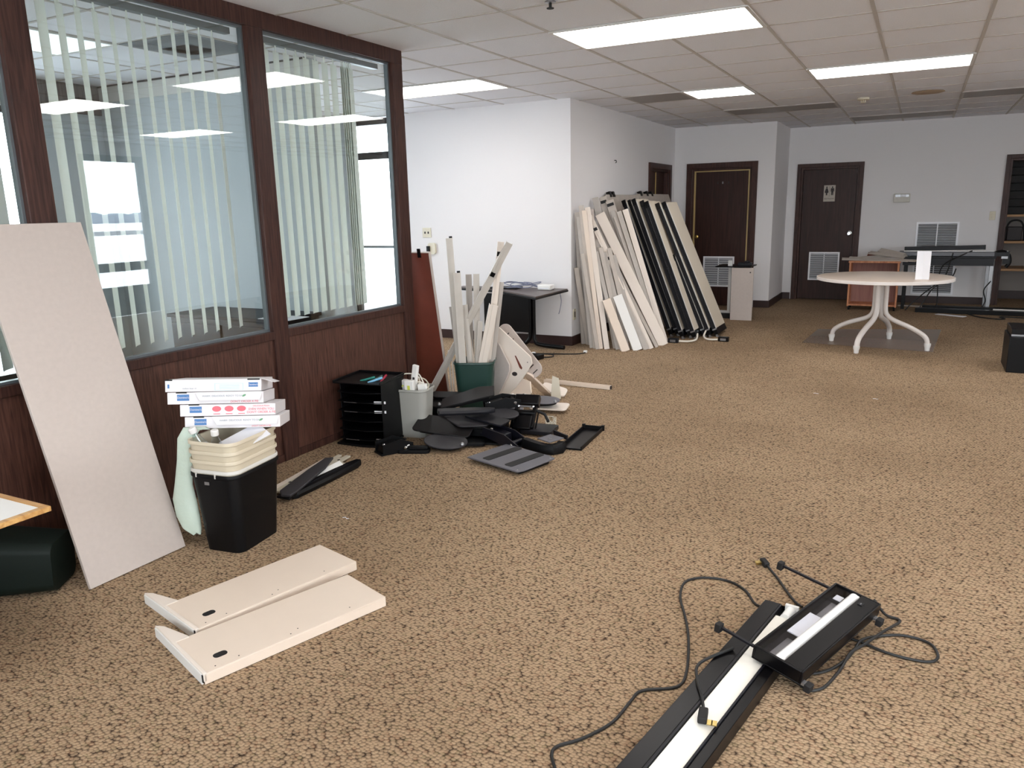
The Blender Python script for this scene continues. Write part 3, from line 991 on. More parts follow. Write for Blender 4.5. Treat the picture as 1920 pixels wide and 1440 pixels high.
# four take-away boxes, tilted back
bu = Vector((math.cos(R(37)), math.sin(R(37)), 0))
bn = Vector((-bu.y, bu.x, 0))
bu = (bu - Vector((0, 0, math.tan(R(2.5))))).normalized()
tl = R(10.5)
bd = bn * math.cos(tl) - Vector((0, 0, 1)) * math.sin(tl)
bx_up = bu.cross(bd)
specs = [  # offset along, depth shift, width, label
    (.0, .0, .405, 'bottom of the four white pizza boxes, resting on the nested bins'),
    (-.020, .005, .405, 'second white pizza box from the bottom, red pictures and large red words'),
    (-.070, .0, .405, 'third white pizza box from the bottom, with an overhanging front flap'),
    (-.078, .0, .405, 'topmost white pizza box with a side flap sticking out'),
]
p0 = Vector((-2.80, 2.215, .540))
for k, (du, dd, w, lab) in enumerate(specs):
    org = p0 + bu * du + bd * dd + bx_up * (.0545 * k)
    t = thing('pizza_box', lab, 'box', frame(org, bu, bd), 'stacked pizza boxes')
    h = .052 if k < 3 else .054
    part(t, 'carton', 'card', lambda b: b.bx(0, w, 0, .36, 0, h), .002)
    FM = lambda x, z, e=.0012: Matrix(((1, 0, 0, x), (0, 0, -1, -e), (0, 1, 0, z), (0, 0, 0, 1)))
    if k in (0, 2):
        part(t, 'front_flap', 'card', lambda b: b.add([(w * .28, -.002, h), (w * .99, -.002, h), (w * .965, -.012, h * .30), (w * .335, -.012, h * .30), (w * .28, 0, h + .001), (w * .99, 0, h + .001), (w * .965, -.0105, h * .30), (w * .335, -.0105, h * .30)],
                                                     [(0, 3, 2, 1), (4, 5, 6, 7), (0, 1, 5, 4), (1, 2, 6, 5), (2, 3, 7, 6), (3, 0, 4, 7)]), 0, False)
        part(t, 'green_mark', 'greenprint', lambda b: b.prism(ell(.009, .004, 12), 0, .0006, FM(w * .80, h * .68, .0092) @ Matrix.Rotation(.5, 4, 'Z')))
        text(t, 'WARM  DELICIOUS  READY TO EAT', .011, 'greyprint', FM(w * .58, h * .66, .0078))
    if k == 2:
        text(t, "DON'T ORDER A PIE", .013, 'red', FM(w * .80, h * .16))
    if k == 0:
        text(t, "DON'T ORDER A PIE", .009, 'red', FM(w * .80, h * .13))
    if k < 3:
        part(t, 'print', 'blue', lambda b: b.bx(w * .10, w * .225, -.0008, 0, h * .30, h * .82))
        text(t, "Domino's", .0125, 'card', FM(w * .1625, h * .56))
        part(t, 'edge_notch', 'dark', lambda b: b.bx(w * .09, w * .20, -.001, .004, h - .004, h + .0008))
    if k == 1:
        for q in (.38, .51, .64):
            part(t, 'picture', 'red', lambda b: b.prism(ell(.019, .0125, 18), 0, .0008, FM(w * q, h * .60, .0)))
            part(t, 'caption', 'red', lambda b: b.bx(w * q - .014, w * q + .014, -.0008, 0, h * .14, h * .20))
        for j, sx in enumerate(('DELICIOUS PIZZA', 'EVEN WHEN YOU', "DON'T ORDER A PIE")):
            text(t, sx, .0135 if j else .009, 'red', FM(w * .85, h * (.80 - .27 * j)))
    if k == 3:
        part(t, 'print', 'blue', lambda b: b.bx(w * .865, w * .965, -.0008, 0, h * .34, h * .70))
        text(t, "Domino's", .011, 'card', FM(w * .915, h * .52))
        part(t, 'ticket_outline', 'bluepale', lambda b: b.bx(w * .51, w * .81, -.0008, 0, h * .08, h * .66))
        part(t, 'ticket', 'card', lambda b: b.bx(w * .517, w * .803, -.0011, -.0007, h * .11, h * .63))
        for j in range(4):
            part(t, 'printed_line', 'bluepale', lambda b: b.bx(w * .56, w * .77, -.0014, -.0010, h * (.20 + .1 * j), h * (.24 + .1 * j)))
        text(t, 'medium  large  ok', .008, 'greyprint', FM(w * .25, h * .27))
        part(t, 'side_mark', 'blue', lambda b: b.bx(.010, .018, -.0008, 0, h * .3, h * .62))
        for a0, a1 in ((.0, .075), (.855, .985)):
            part(t, 'edge_notch', 'dark', lambda b: b.bx(w * a0, w * a1, -.001, .006, h - .005, h + .001))
        part(t, 'side_flap', 'card', lambda b: b.add([(w, .0, h), (w, .20, h), (w + .055, .19, h - .018), (w + .055, .02, h - .018), (w, .0, h + .002), (w, .20, h + .002), (w + .055, .19, h - .016), (w + .055, .02, h - .016)],
                                                    [(0, 1, 2, 3), (4, 7, 6, 5), (0, 3, 7, 4), (1, 5, 6, 2), (3, 2, 6, 7), (0, 4, 5, 1)]), 0, False)

# ------------------------------------------------------------------ two steel leg panels on the carpet
def leg_panel(label, M, L, Wd, foot):
    t = thing('desk_leg_panel', label, 'panel', M, 'cream steel leg panels')
    Wd2 = Wd / 2
    # folded steel sheet: top skin and three down-turned edges
    def sheet(b):
        b.bx(0, L, -Wd2, Wd2, .036, .040).bx(0, L, -Wd2, -Wd2 + .003, 0.002, .036).bx(0, L, Wd2 - .003, Wd2, .002, .036).bx(L - .003, L, -Wd2, Wd2, .002, .036)
    part(t, 'skin', 'cream', sheet, .004)
    # foot channel across the left end, longer than the panel is wide
    part(t, 'foot_channel', 'cream2', lambda b: b.prism([(-.002, -Wd2), (-.002, Wd2 + foot), (.020, Wd2 + foot - .03), (.055, Wd2), (.055, Wd2 - .01), (.010, Wd2 - .01), (.010, -Wd2)], .012, .042), .002)
    part(t, 'foot_lip', 'white', lambda b: b.bx(-.006, .0, -Wd2 + .012, Wd2 + foot - .005, .0, .012).bx(-.006, -.002, -Wd2 + .012, Wd2 + foot - .005, .012, .036))
    part(t, 'foot_opening', 'dark', lambda b: b.bx(-.0045, -.0015, -Wd2 + .004, -Wd2 + .030, .008, .034))
    part(t, 'cable_hole', 'dark', lambda b: b.prism(rrect(.046, .030, .013, 5, .085, -Wd2 + .075), .0395, .0408))
    for x, y in ((.045, .02), (.125, .022), (L * .45, .02), (L * .5, .035), (L * .8, .03)):
        part(t, 'screw_hole', 'signdark', lambda b: b.prism(ell(.0025, .0025, 8, x, -Wd2 + y), .0396, .0405))


leg_panel('front one of the two cream steel leg panels lying on the carpet', frame((-2.018, 1.500, 0), (.215, .635, 0), (-.26, .10, 0)), .69, .265, .155)
leg_panel('rear one of the two cream steel leg panels lying on the carpet', frame((-2.262, 1.668, 0), (.170, .665, 0), (-.25, .07, 0)), .69, .262, .155)

# ------------------------------------------------------------------ two under-shelf lights with cords
d = Vector((-.178, -.984, 0))
t = thing('under_shelf_light', 'long black under-shelf light lying lens up on the carpet in front', 'light', frame(Vector((-.39, 2.67, 0)) + d * 1.24, (.984, -.178, 0), -d))
PRE[t.name] = Matrix(((1, 0, 0, 0), (0, -1, 0, 1.24), (0, 0, 1, 0), (0, 0, 0, 1)))
part(t, 'housing', 'black', lambda b: b.bx(0, .056, 0, 1.24, 0, .050).bx(.146, .176, 0, 1.24, 0, .046).bx(.056, .146, 0, 1.24, 0, .030).bx(.056, .146, 0, .004, .03, .046), .002)
part(t, 'lens', 'diffuser', lambda b: b.bx(.064, .138, .075, 1.235, .030, .044), .003)
part(t, 'tube', 'tube', lambda b: b.tube([(.098, .012, .040), (.098, .08, .040)], .018, 14))
part(t, 'lamp_holder', 'white', lambda b: b.bx(.076, .124, .003, .016, .03, .062), .003)
for x in (.0595, .1425):
    part(t, 'edge_strip', 'charcoal', lambda b: b.bx(x - .003, x + .003, .004, 1.24, .030, .0505))
wb = WB(t)
wb.tube([(x, y, .005 if i else .02) for i, (x, y) in enumerate([(-.36, 2.675), (-.425, 2.70), (-.48, 2.79), (-.55, 2.84), (-.63, 2.84), (-.69, 2.80), (-.71, 2.74), (-.69, 2.63), (-.64, 2.51), (-.59, 2.37), (-.545, 2.18), (-.55, 2.085), (-.64, 2.02), (-.655, 1.95), (-.67, 1.84), (-.72, 1.74), (-.77, 1.68), (-.77, 1.64), (-.73, 1.58), (-.70, 1.50)])], .0048, 8, None, 5)
wb.build('power_cord', 'cord', t)
wb = WB(t)
wb.tube([(-.425, 2.29, .056), (-.50, 2.16, .057), (-.485, 2.07, .057), (-.455, 2.0, .057), (-.43, 1.93, .057)], .0048, 8, None, 5)
pc_ = wb.build('plug_cord', 'cord', t)
wb = WB(t)
wb.M = wb.M @ frame((-.432, 1.935, .058), (.15, -1, 0), (1, .15, 0))
wb.bx(0, .055, -.013, .013, -.008, .012)
pl = wb.build('plug', 'rubber', t, .004)
wb = WB(t)
wb.M = wb.M @ frame((-.432, 1.935, .058), (.15, -1, 0), (1, .15, 0))
for y in (-.006, .006):
    wb.bx(.040, .062, .013 + (y + .006), .016 + (y + .006) + .012, -.001, .0015)
wb.build('prong', 'prong', pl)

d2_ = Vector((-.19, -.55, 0)).normalized()
p2 = Vector((-d2_.y, d2_.x, 0))        # to the right
xx = (p2 * math.cos(R(8)) - Vector((0, 0, 1)) * math.sin(R(8)))
t = thing('under_shelf_light', 'short black under-shelf light lying across the end of the long one', 'light', frame(Vector((-.175, 2.80, .058)) + d2_ * .575, xx, -d2_))
PRE[t.name] = Matrix(((1, 0, 0, 0), (0, -1, 0, .575), (0, 0, 1, 0), (0, 0, 0, 1)))
LL, WW = .575, .165
def hous(b):
    b.bx(0, WW, 0, LL, 0, .006).bx(0, .008, 0, LL, .006, .048).bx(WW - .006, WW, 0, LL, .006, .048).bx(.008, WW - .006, 0, .008, .006, .048).bx(.008, WW - .006, LL - .010, LL, .006, .048)
part(t, 'housing', 'black', hous, .002)
part(t, 'ballast_cover', 'black', lambda b: b.bx(.099, WW - .006, .008, LL - .010, .006, .047), .002)
part(t, 'reflector', 'charcoal', lambda b: b.bx(.008, .072, .045, LL - .03, .006, .010))
part(t, 'reflector_patch', 'steel', lambda b: b.bx(.030, .070, .08, .20, .010, .0115).bx(.030, .070, .40, .52, .010, .0115))
part(t, 'white_patch', 'paper', lambda b: b.bx(.020, .062, .23, .39, .026, .030))
part(t, 'sticker', 'paper', lambda b: b.bx(.030, .056, .045, .080, .028, .030))
part(t, 'tube', 'tube', lambda b: b.tube([(.078, .012, .028), (.078, LL - .012, .028)], .0175, 16))
for y in (.009, LL - .034):
    part(t, 'lamp_holder', 'white', lambda b: b.bx(.068, .096, y, y + .014, .006, .042), .002)
part(t, 'cover', 'smoke', lambda b: b.bx(.010, .066, .012, LL - .014, .040, .0425))
part(t, 'switch', 'charcoal', lambda b: b.bx(.112, .128, .055, .075, .047, .050), .001)
part(t, 'switch_mark', 'steel', lambda b: b.bx(.118, .122, .060, .070, .0500, .0504))
def arm(y, out):
    def f(b):
        b.bx(-out, .004, y - .005, y + .005, .018, .026)
    a_ = part(t, 'bracket_arm', 'charcoal', f, .001)
    MB(PRE[t.name]).bx(-out - .014, -out + .006, y - .013, y + .013, .004, .034).build('pad', 'rubber', a_, .002)
arm(.012, .20)
arm(LL - .030, .135)
for y in (.04, LL - .012):
    a_ = part(t, 'end_tab', 'steel', lambda b: b.bx(WW - .002, WW + .014, y - .010, y + .010, .004, .012))
    MB(PRE[t.name]).bx(WW + .010, WW + .030, y - .014, y + .014, -.010, .014).build('pad', 'rubber', a_, .002)
wb = WB(t)
wb.tube([(-.445, 3.035, .012), (-.42, 3.00, .006), (-.385, 2.94, .006), (-.345, 2.86, .006), (-.30, 2.78, .006), (-.27, 2.74, .012)], .0048, 8, None, 5)
wb.build('power_cord', 'cord', t)
wb = WB(t)
wb.M = wb.M @ frame((-.442, 3.03, .012), (-.45, .6, .1), (.6, .45, 0))
wb.bx(0, .045, -.012, .012, -.010, .012)
pl = wb.build('plug', 'rubber', t, .004)
wb = WB(t)
wb.M = wb.M @ frame((-.442, 3.03, .012), (-.45, .6, .1), (.6, .45, 0))
wb.bx(.022, .040, -.034, -.012, .000, .002).bx(.022, .040, -.034, -.012, .006, .008)
wb.build('prong', 'prong', pl)
wb = WB(t)
wb.tube([(-.10, 2.60, .006), (-.06, 2.59, .006), (.01, 2.56, .006), (.08, 2.55, .006), (.14, 2.56, .006), (.163, 2.60, .006), (.152, 2.66, .006), (.12, 2.69, .006), (.06, 2.695, .006), (0, 2.665, .006), (-.06, 2.60, .012), (-.08, 2.53, .008), (-.10, 2.46, .006), (-.14, 2.38, .006), (-.19, 2.33, .008), (-.22, 2.34, .02)], .0048, 8, None, 5)
wb.build('power_cord', 'cord', t)
wb = WB(t)
wb.tube([(-.04, 2.84, .045), (.0, 2.81, .012), (.04, 2.805, .006), (.045, 2.78, .006), (0, 2.68, .014), (-.05, 2.58, .010), (-.09, 2.50, .010), (-.11, 2.40, .006), (-.14, 2.29, .006), (-.165, 2.25, .006), (-.19, 2.24, .006), (-.24, 2.28, .006), (-.29, 2.34, .012)], .0048, 8, None, 5)
wb.build('power_cord', 'cord', t)

# ------------------------------------------------------------------ round table, mat, napkin holder
o = MB().prism([(-1.02, 8.55), (-.97, 9.55), (.30, 9.95), (.20, 8.40), (-.3, 8.47)], .001, .004).build('chair_mat', 'mat', None, 0, (-.3, 9.0, 0))
tag(o, 'thin clear plastic chair mat under the round table', 'mat')
t = thing('round_table', 'white round pedestal table with four curved legs in the middle distance', 'table', (-.285, 8.47, 0))
part(t, 'table_top', 'tabletop', lambda b: b.lathe([(.60, .690), (.612, .694), (.612, .7195), (.606, .7215)], 72))
part(t, 'edge_band', 'tablewhite', lambda b: b.lathe([(.608, .688), (.619, .691), (.619, .7175), (.613, .7205)], 72))
part(t, 'hub_plate', 'tablewhite', lambda b: b.bx(-.2, .2, -.2, .2, .678, .69))
for deg, rr in ((153, .50), (250, .46), (352, .46), (80, .56)):
    a = R(deg)
    M = Matrix.Translation((-.02, .06, 0)) @ Matrix.Rotation(a, 4, 'Z')
    pts = [(.055, 0, .685), (.055, 0, .52), (.056, 0, .40), (.075, 0, .335), (.14, 0, .285), (rr * .62, 0, .225), (rr * .86, 0, .165), (rr * .97, 0, .115), (rr, 0, .045)]
    l = part(t, 'leg', 'tablewhite', lambda b: b.tube(pts, .0265, 12, M, 5, .8))
    MB().lathe([(.012, 0), (.022, .004), (.024, .03), (.030, .05), (.031, .075)], 12, M @ Matrix.Translation((rr, 0, 0))).build('glide', 'white', l)
t = thing('paper_dispenser', 'bright white upright card folder standing on the round table', 'folder', eul((.045, 8.20, .7215), 8))
part(t, 'left_leaf', 'paper', lambda b: b.bx(-.062, .0, -.004, .0, 0, .262, eul((0, 0, 0), 16)))
part(t, 'right_leaf', 'paper', lambda b: b.bx(.0, .062, -.004, .0, 0, .262, eul((0, 0, 0), -16)))

# ------------------------------------------------------------------ far right: bookcase, desk and what lies on it
t = thing('bookcase', 'open orange wood bookcase on casters behind the round table', 'bookcase', (-.515, 11.62, 0))
wj = 'orangewood'
part(t, 'side_panel', wj, lambda b: b.bx(-.305, -.283, -.17, .17, .05, .64))
part(t, 'side_panel', wj, lambda b: b.bx(.283, .305, -.17, .17, .05, .64))
part(t, 'top_panel', wj, lambda b: b.bx(-.315, .315, -.18, .18, .64, .662))
part(t, 'bottom_panel', wj, lambda b: b.bx(-.283, .283, -.17, .17, .06, .082))
part(t, 'back_panel', mat_wood('pinkish_back', (140, 98, 90), (160, 116, 104), .6, 'Z', 8), lambda b: b.bx(-.283, .283, .155, .168, .082, .64))
for x in (-.28, .28):
    for y in (-.14, .14):
        part(t, 'caster', 'blackp', lambda b: b.tube([(x - .012, y, .024), (x + .012, y, .024)], .024, 12).bx(x - .014, x + .014, y - .014, y + .014, .04, .052))
random.seed(5)
labs = ['thin beige strip lying on the orange bookcase, sticking out left', 'second thin beige strip on the orange bookcase, crossing the others',
        'grey beige strip on the orange bookcase pointing at the black desk', 'short beige strip on top of the strips by the desk end', 'dark brown strip on the black desk left end', 'stubby pale strip leaning on the black desk left end']
for k, (x0, y0, x1, y1, z, z1, w, m) in enumerate(((-.92, 11.46, -.12, 11.52, .69, .668, .07, 'dirty'), (-.84, 11.60, -.02, 11.46, .70, .672, .06, 'dirty'), (-.74, 11.58, -.14, 11.74, .690, .730, .08, 'railgrey'),
                                                 (-.60, 11.76, -.16, 11.55, .76, .71, .07, 'dirty'), (-.62, 11.78, -.20, 11.72, .735, .735, .09, 'brownboard'), (-.48, 11.84, -.18, 11.62, .79, .735, .08, 'dirty'))):
    b = MB().bar((x0, y0, z), (x1, y1, z1), w, .010, (y0 - y1, x1 - x0, .25))
    o = b.build('trim_strip', m, None, 0, ((x0 + x1) / 2, (y0 + y1) / 2, (z + z1) / 2))
    tag(o, labs[k], 'strip', 'loose strips at the bookcase')
t = thing('office_desk', 'black office desk with grey legs against the far wall', 'desk', (.36, 12.05, 0))
part(t, 'desk_top', 'black', lambda b: b.bx(-.56, .53, -.34, .34, .690, .715), .003)
part(t, 'apron', 'charcoal', lambda b: b.bx(-.54, .51, -.325, -.305, .595, .690))
for x in (-.50, .49):
    for y in (-.29, .29):
        if x < 0 and y < 0:
            pass
        part(t, 'leg', 'steel' if x > 0 else 'black', lambda b: b.bx(x - .022, x + .022, y - .022, y + .022, 0, .69), .002)
items = [('silver grey light bar lying lowest on the black desk', (-.28, 11.85, .742), (.88, 11.78, .742), .10, .05, 'barsilver'),
         ('black light bar on the desk behind the silver one', (-.22, 12.02, .742), (.86, 12.0, .742), .10, .05, 'charcoal'),
         ('thin pale strip lying across the light bars on the desk', (-.18, 11.84, .777), (1.02, 11.86, .777), .035, .014, 'white'),
         ('long black light bar lying topmost and slanted on the desk', (-.16, 11.96, .800), (.76, 11.90, .826), .12, .052, 'charcoal')]
for lab, a, b_, w, h, m in items:
    t = thing('light_bar', lab, 'light bar' if 'light' in lab else 'strip', along(a, b_, (0, 1, 0)), 'bars on the black desk')
    L = (Vector(b_) - Vector(a)).length
    part(t, 'housing', m, lambda q: q.bx(-w / 2, w / 2, -h / 2, h / 2, 0, L), .003)
    if h > .03:
        [part(t, 'end_cap', 'black', lambda q: q.bx(-w / 2 - .002, w / 2 + .002, -h / 2 - .002, h / 2 + .002, z - .012, z + .012)) for z in (0, L)]
t = thing('monitor_arm', 'black bracket arm heaped at the right end of the black desk', 'bracket', (.95, 11.85, .715))
part(t, 'clamp', 'black', lambda b: b.bx(-.06, .05, -.05, .05, .0, .05).bx(.02, .09, -.03, .03, -.10, .06))
part(t, 'arm', 'blackp', lambda b: b.tube([(-.10, 0, .03), (.0, -.02, .06), (.08, .0, .02), (.10, .0, -.08), (.06, -.01, -.14)], .022, 8, None, 4))
part(t, 'plate', 'steel', lambda b: b.bx(.0, .07, -.055, -.05, -.03, .0))
t = thing('cable', 'black cables hanging down from the bars on the black desk', 'cable', (.25, 11.66, .72))
wb = WB(t)
wb.tube([(.62, 11.84, .78), (.50, 11.70, .73), (.30, 11.66, .60), (.26, 11.66, .40), (.27, 11.66, .15), (.26, 11.64, .006)], .008, 6, None, 5)
wb.build('strand', 'cord', t)
wb = WB(t)
wb.tube([(.40, 11.72, .76), (.36, 11.67, .55), (.30, 11.64, .42), (.12, 11.62, .25), (-.03, 11.58, .10), (-.10, 11.55, .006)], .008, 6, None, 5)
wb.build('strand', 'cord', t)
wb = WB(t)
wb.tube([(.45, 11.68, .56), (.40, 11.62, .44), (.22, 11.6, .32), (.12, 11.6, .15), (.05, 11.58, .006)], .008, 6, None, 5)
wb.build('strand', 'cord', t)
wb = WB(t)
wb.tube([(.86, 11.74, .40), (.79, 11.72, .28), (.82, 11.72, .14), (.76, 11.70, .006)], .008, 6, None, 5)
wb.build('strand', 'cord', t)
# bars on the carpet by the far wall
for lab, a, b_, w, h, m in [('long black bar on the carpet by the far wall', (.02, 11.50, .028), (1.9, 11.42, .028), .12, .055, 'black'),
                            ('second black bar on the carpet just behind the long one', (.10, 11.68, .035), (1.6, 11.64, .035), .11, .068, 'blackp'),
                            ('thin white strip on the carpet over the black bars at the right edge', (.90, 11.50, .064), (2.0, 11.42, .064), .04, .012, 'white'),
                            ('thin pale strip on the carpet between bookcase and far wall', (-.20, 12.10, .006), (.18, 12.06, .006), .05, .012, 'dirty'),
                            ('small flat white offcut on the carpet in front of the black bars', (.27, 11.30, .005), (.58, 11.12, .005), .09, .006, 'paper')]:
    b = MB().bar(a, b_, w, h, (0, 1, 0))
    o = b.build('floor_bar', m, None, .002, ((a[0] + b_[0]) / 2, (a[1] + b_[1]) / 2, 0))
    tag(o, lab, 'bar', 'bars on the far carpet')
t = thing('cable', 'black cable looping on the carpet in front of the far black bars', 'cable', (.9, 11.1, 0))
wb = WB(t)
wb.tube([(.62, 11.40, .010), (.72, 11.15, .008), (.90, 11.0, .008), (1.0, 11.05, .008), (.96, 11.22, .008), (1.15, 11.2, .008), (1.4, 11.1, .008)], .008, 6, None, 5)
wb.build('strand', 'cord', t)
# closet shelves and what is on them
for z, lab in ((.47, 'lower pine closet shelf beyond the dark opening at right'), (.85, 'middle pine closet shelf holding a dark case'), (1.21, 'upper closet shelf of dark boards beyond the opening')):
    o = MB().bx(.99, 2.49, 12.80, 13.40, z - .02, z + .012).build('closet_shelf', 'shelfwood', None, .002, (1.7, 13.1, z))
    tag(o, lab, 'shelf', 'closet shelves')
t = thing('carry_case', 'dark case with an arched handle on the middle closet shelf', 'case', (1.16, 12.95, .863))
part(t, 'body', 'signdark', lambda b: b.bx(-.09, .09, -.05, .05, 0, .19), .01)
part(t, 'handle', 'dark', lambda b: b.tube([(-.11, -.05, 0), (-.10, -.05, .18), (-.05, -.05, .27), (.05, -.05, .27), (.10, -.05, .18), (.12, -.05, 0)], .012, 8, None, 4))
random.seed(8)
for k in range(7):
    o = MB().bx(1.0, 2.4, 12.82, 13.38, 0, .100).build('storage_tray', 'dark', None, .003)
    o.location = (random.uniform(-.005, .02), random.uniform(-.02, .02), 1.225 + .105 * k)
    tag(o, 'dark flat tray, %s in the closet pile on the upper shelf' % ('lowest', 'second from below', 'third from below', 'fourth from below', 'third from the top', 'second from the top', 'topmost')[k], 'tray', 'dark trays in the closet')
# black box at the right edge
t = thing('black_cabinet', 'low black box standing on the carpet at the right edge', 'cabinet', (1.02, 7.85, 0))
part(t, 'body', 'blackp', lambda b: b.bx(-.28, .28, -.235, .235, 0, .30), .004)
part(t, 'lid', 'black', lambda b: b.bx(-.265, .28, -.18, .235, .30, .365), .004)
part(t, 'lid_band', 'steel', lambda b: b.bx(-.266, .279, -.186, -.178, .305, .32))

# small white unit in front of the dark door
t = thing('printer_stand', 'small stand with beige side board and black top before the dark door', 'stand', (-1.95, 10.10, 0))
part(t, 'side_board', 'beige', lambda b: b.bx(-.135, .135, -.10, -.078, .0, .665), .002)
part(t, 'top_board', 'black', lambda b: b.bx(-.34, .10, -.11, .30, .668, .682), .002)
part(t, 'leg', 'frame_white', lambda b: b.bx(-.20, -.165, .02, .055, .08, .668))
part(t, 'foot_rail', 'frame_white', lambda b: b.bx(-.34, .08, .10, .14, .06, .09))
part(t, 'base_block', 'dark', lambda b: b.bx(-.30, -.14, .02, .2, .0, .06))
part(t, 'knob', 'signdark', lambda b: b.bx(.09, .104, -.104, -.10, .60, .615))
part(t, 'clip', 'frame_white', lambda b: b.bx(-.20, -.15, -.02, .02, .682, .75))
o = MB().bx(-.10, .06, -.06, .06, 0, .04).bx(-.02, .03, -.05, .05, .04, .06).build('adapter_box', 'charcoal', None, .004)
o.location = (-1.93, 10.15, .683)
tag(o, 'small dark grey adapter lying on the little stand by the dark door', 'adapter')

# ------------------------------------------------------------------ panels and planks leaning on the side wall
def office_panel(label, x0, y0, x1, z1, depth, short=False):
    dx, dz = x1 - x0, z1
    L = math.hypot(dx, dz)
    t = thing('partition_panel', label, 'panel', frame((x0, y0, .0), (dz, 0, -dx), (0, 1, 0)), 'office partition panels leaning in a row')
    hw = .024
    part(t, 'fabric', 'fabric', lambda b: b.bx(-hw + .003, hw - .003, .012, depth, .10, L))
    part(t, 'edge_strip', 'charcoal', lambda b: b.bx(-hw, -.003, -.004, .012, .10, L - .02).bx(.003, hw, -.004, .012, .10, L - .02).bx(-.003, .003, .004, .012, .10, L - .02))
    part(t, 'edge_line', 'frame_white', lambda b: b.bx(hw - .003, hw + .002, -.007, .010, .10, L - .02))
    part(t, 'end_clip', 'black', lambda b: b.bx(-hw - .002, hw - .006, -.010, .020, L - .06, L + .012).bx(-hw + .006, hw - .014, -.014, -.008, L - .045, L - .02))
    part(t, 'raceway', 'black', lambda b: b.bx(-hw + .004, hw - .004, .0, depth, .03, .10))
    part(t, 'foot', 'steel', lambda b: b.bx(-hw, hw, -.008, .022, .085, .10).bx(-.010, .010, .0, .02, .012, .03).bx(-.018, .018, -.004, .03, .0, .012))
    return t


PP = [(-2.405, 8.46, -2.985, 1.51, 'leftmost black-edged office panel in the leaning row'),
      (-2.345, 8.52, -2.945, 1.51, 'second black-edged office panel from the left in the leaning row'),
      (-2.245, 8.36, -2.835, 1.52, 'third black-edged office panel from the left, with a scratched strip'),
      (-2.180, 8.44, -2.765, 1.50, 'fourth black-edged office panel from the left in the leaning row'),
      (-2.110, 8.37, -2.690, 1.49, 'fifth black-edged office panel from the left in the leaning row'),
      (-2.050, 8.57, -2.440, .90, 'short black-edged office panel standing among the tall ones'),
      (-1.990, 8.56, -2.625, 1.47, 'tall black-edged office panel just right of the short one'),
      (-1.925, 8.62, -2.570, 1.48, 'rightmost black-edged office panel showing its beige face')]
for x0, y0, x1, z1, lab in PP:
    office_panel(lab, x0, y0, x1, z1, .44 if z1 > 1 else .40)
for lab, y0, y1, x0, z1, clips in (('wide beige board at the back of the leaning row, black clips at its top left', 8.42, 9.72, -2.70, 1.585, (8.50, 8.60)),
                                   ('wide beige board furthest back in the leaning row, by the small dark doorway', 9.50, 10.85, -2.66, 1.60, (9.60, 9.85, 10.05))):
    dx, dz = -3.185 - x0, z1
    t = thing('wide_board', lab, 'board', frame((x0, y0, 0), (dz, 0, -dx), (0, 1, 0)), 'wide boards behind the panels')
    L = math.hypot(dx, dz)
    part(t, 'board', 'dirty', lambda b: b.bx(-.014, .014, 0, y1 - y0, 0, L), .002)
    for c in clips:
        part(t, 'clip', 'black', lambda b: b.bx(-.022, .022, c - y0, c - y0 + .06, L - .03, L + .035))


def plank(label, p0, p1, w, th, m, wdir=(.93, .36, 0), kind='flat', name='shelf_plank', grp='beige planks and rails on the side wall', clip=None):
    t = thing(name, label, 'plank' if kind == 'flat' else 'rail', along(p0, p1, wdir), grp)
    L = (Vector(p1) - Vector(p0)).length
    if kind == 'flat':
        part(t, 'board', m, lambda b: b.bx(-w / 2, w / 2, -th / 2, th / 2, 0, L), .002)
        part(t, 'end_edge', 'core', lambda b: b.bx(-w / 2 + .002, w / 2 - .002, -th / 2 + .002, th / 2 - .002, L - .001, L + .001))
    else:
        part(t, 'channel', m, lambda b: b.chan((0, 0, 0), (0, 0, L), w, th, .003, (1, 0, 0)), .001)
        part(t, 'rib', m, lambda b: b.bx(-w * .10, w * .10, -th / 2 - .004, -th / 2, 0, L))
    for c in clip or ():
        part(t, 'clip', 'black', lambda b: b.bx(-w / 2 + .004, w / 2 - .012, -th / 2 - .008, th / 2 + .002, L * c - .016, L * c + .016))
    return t


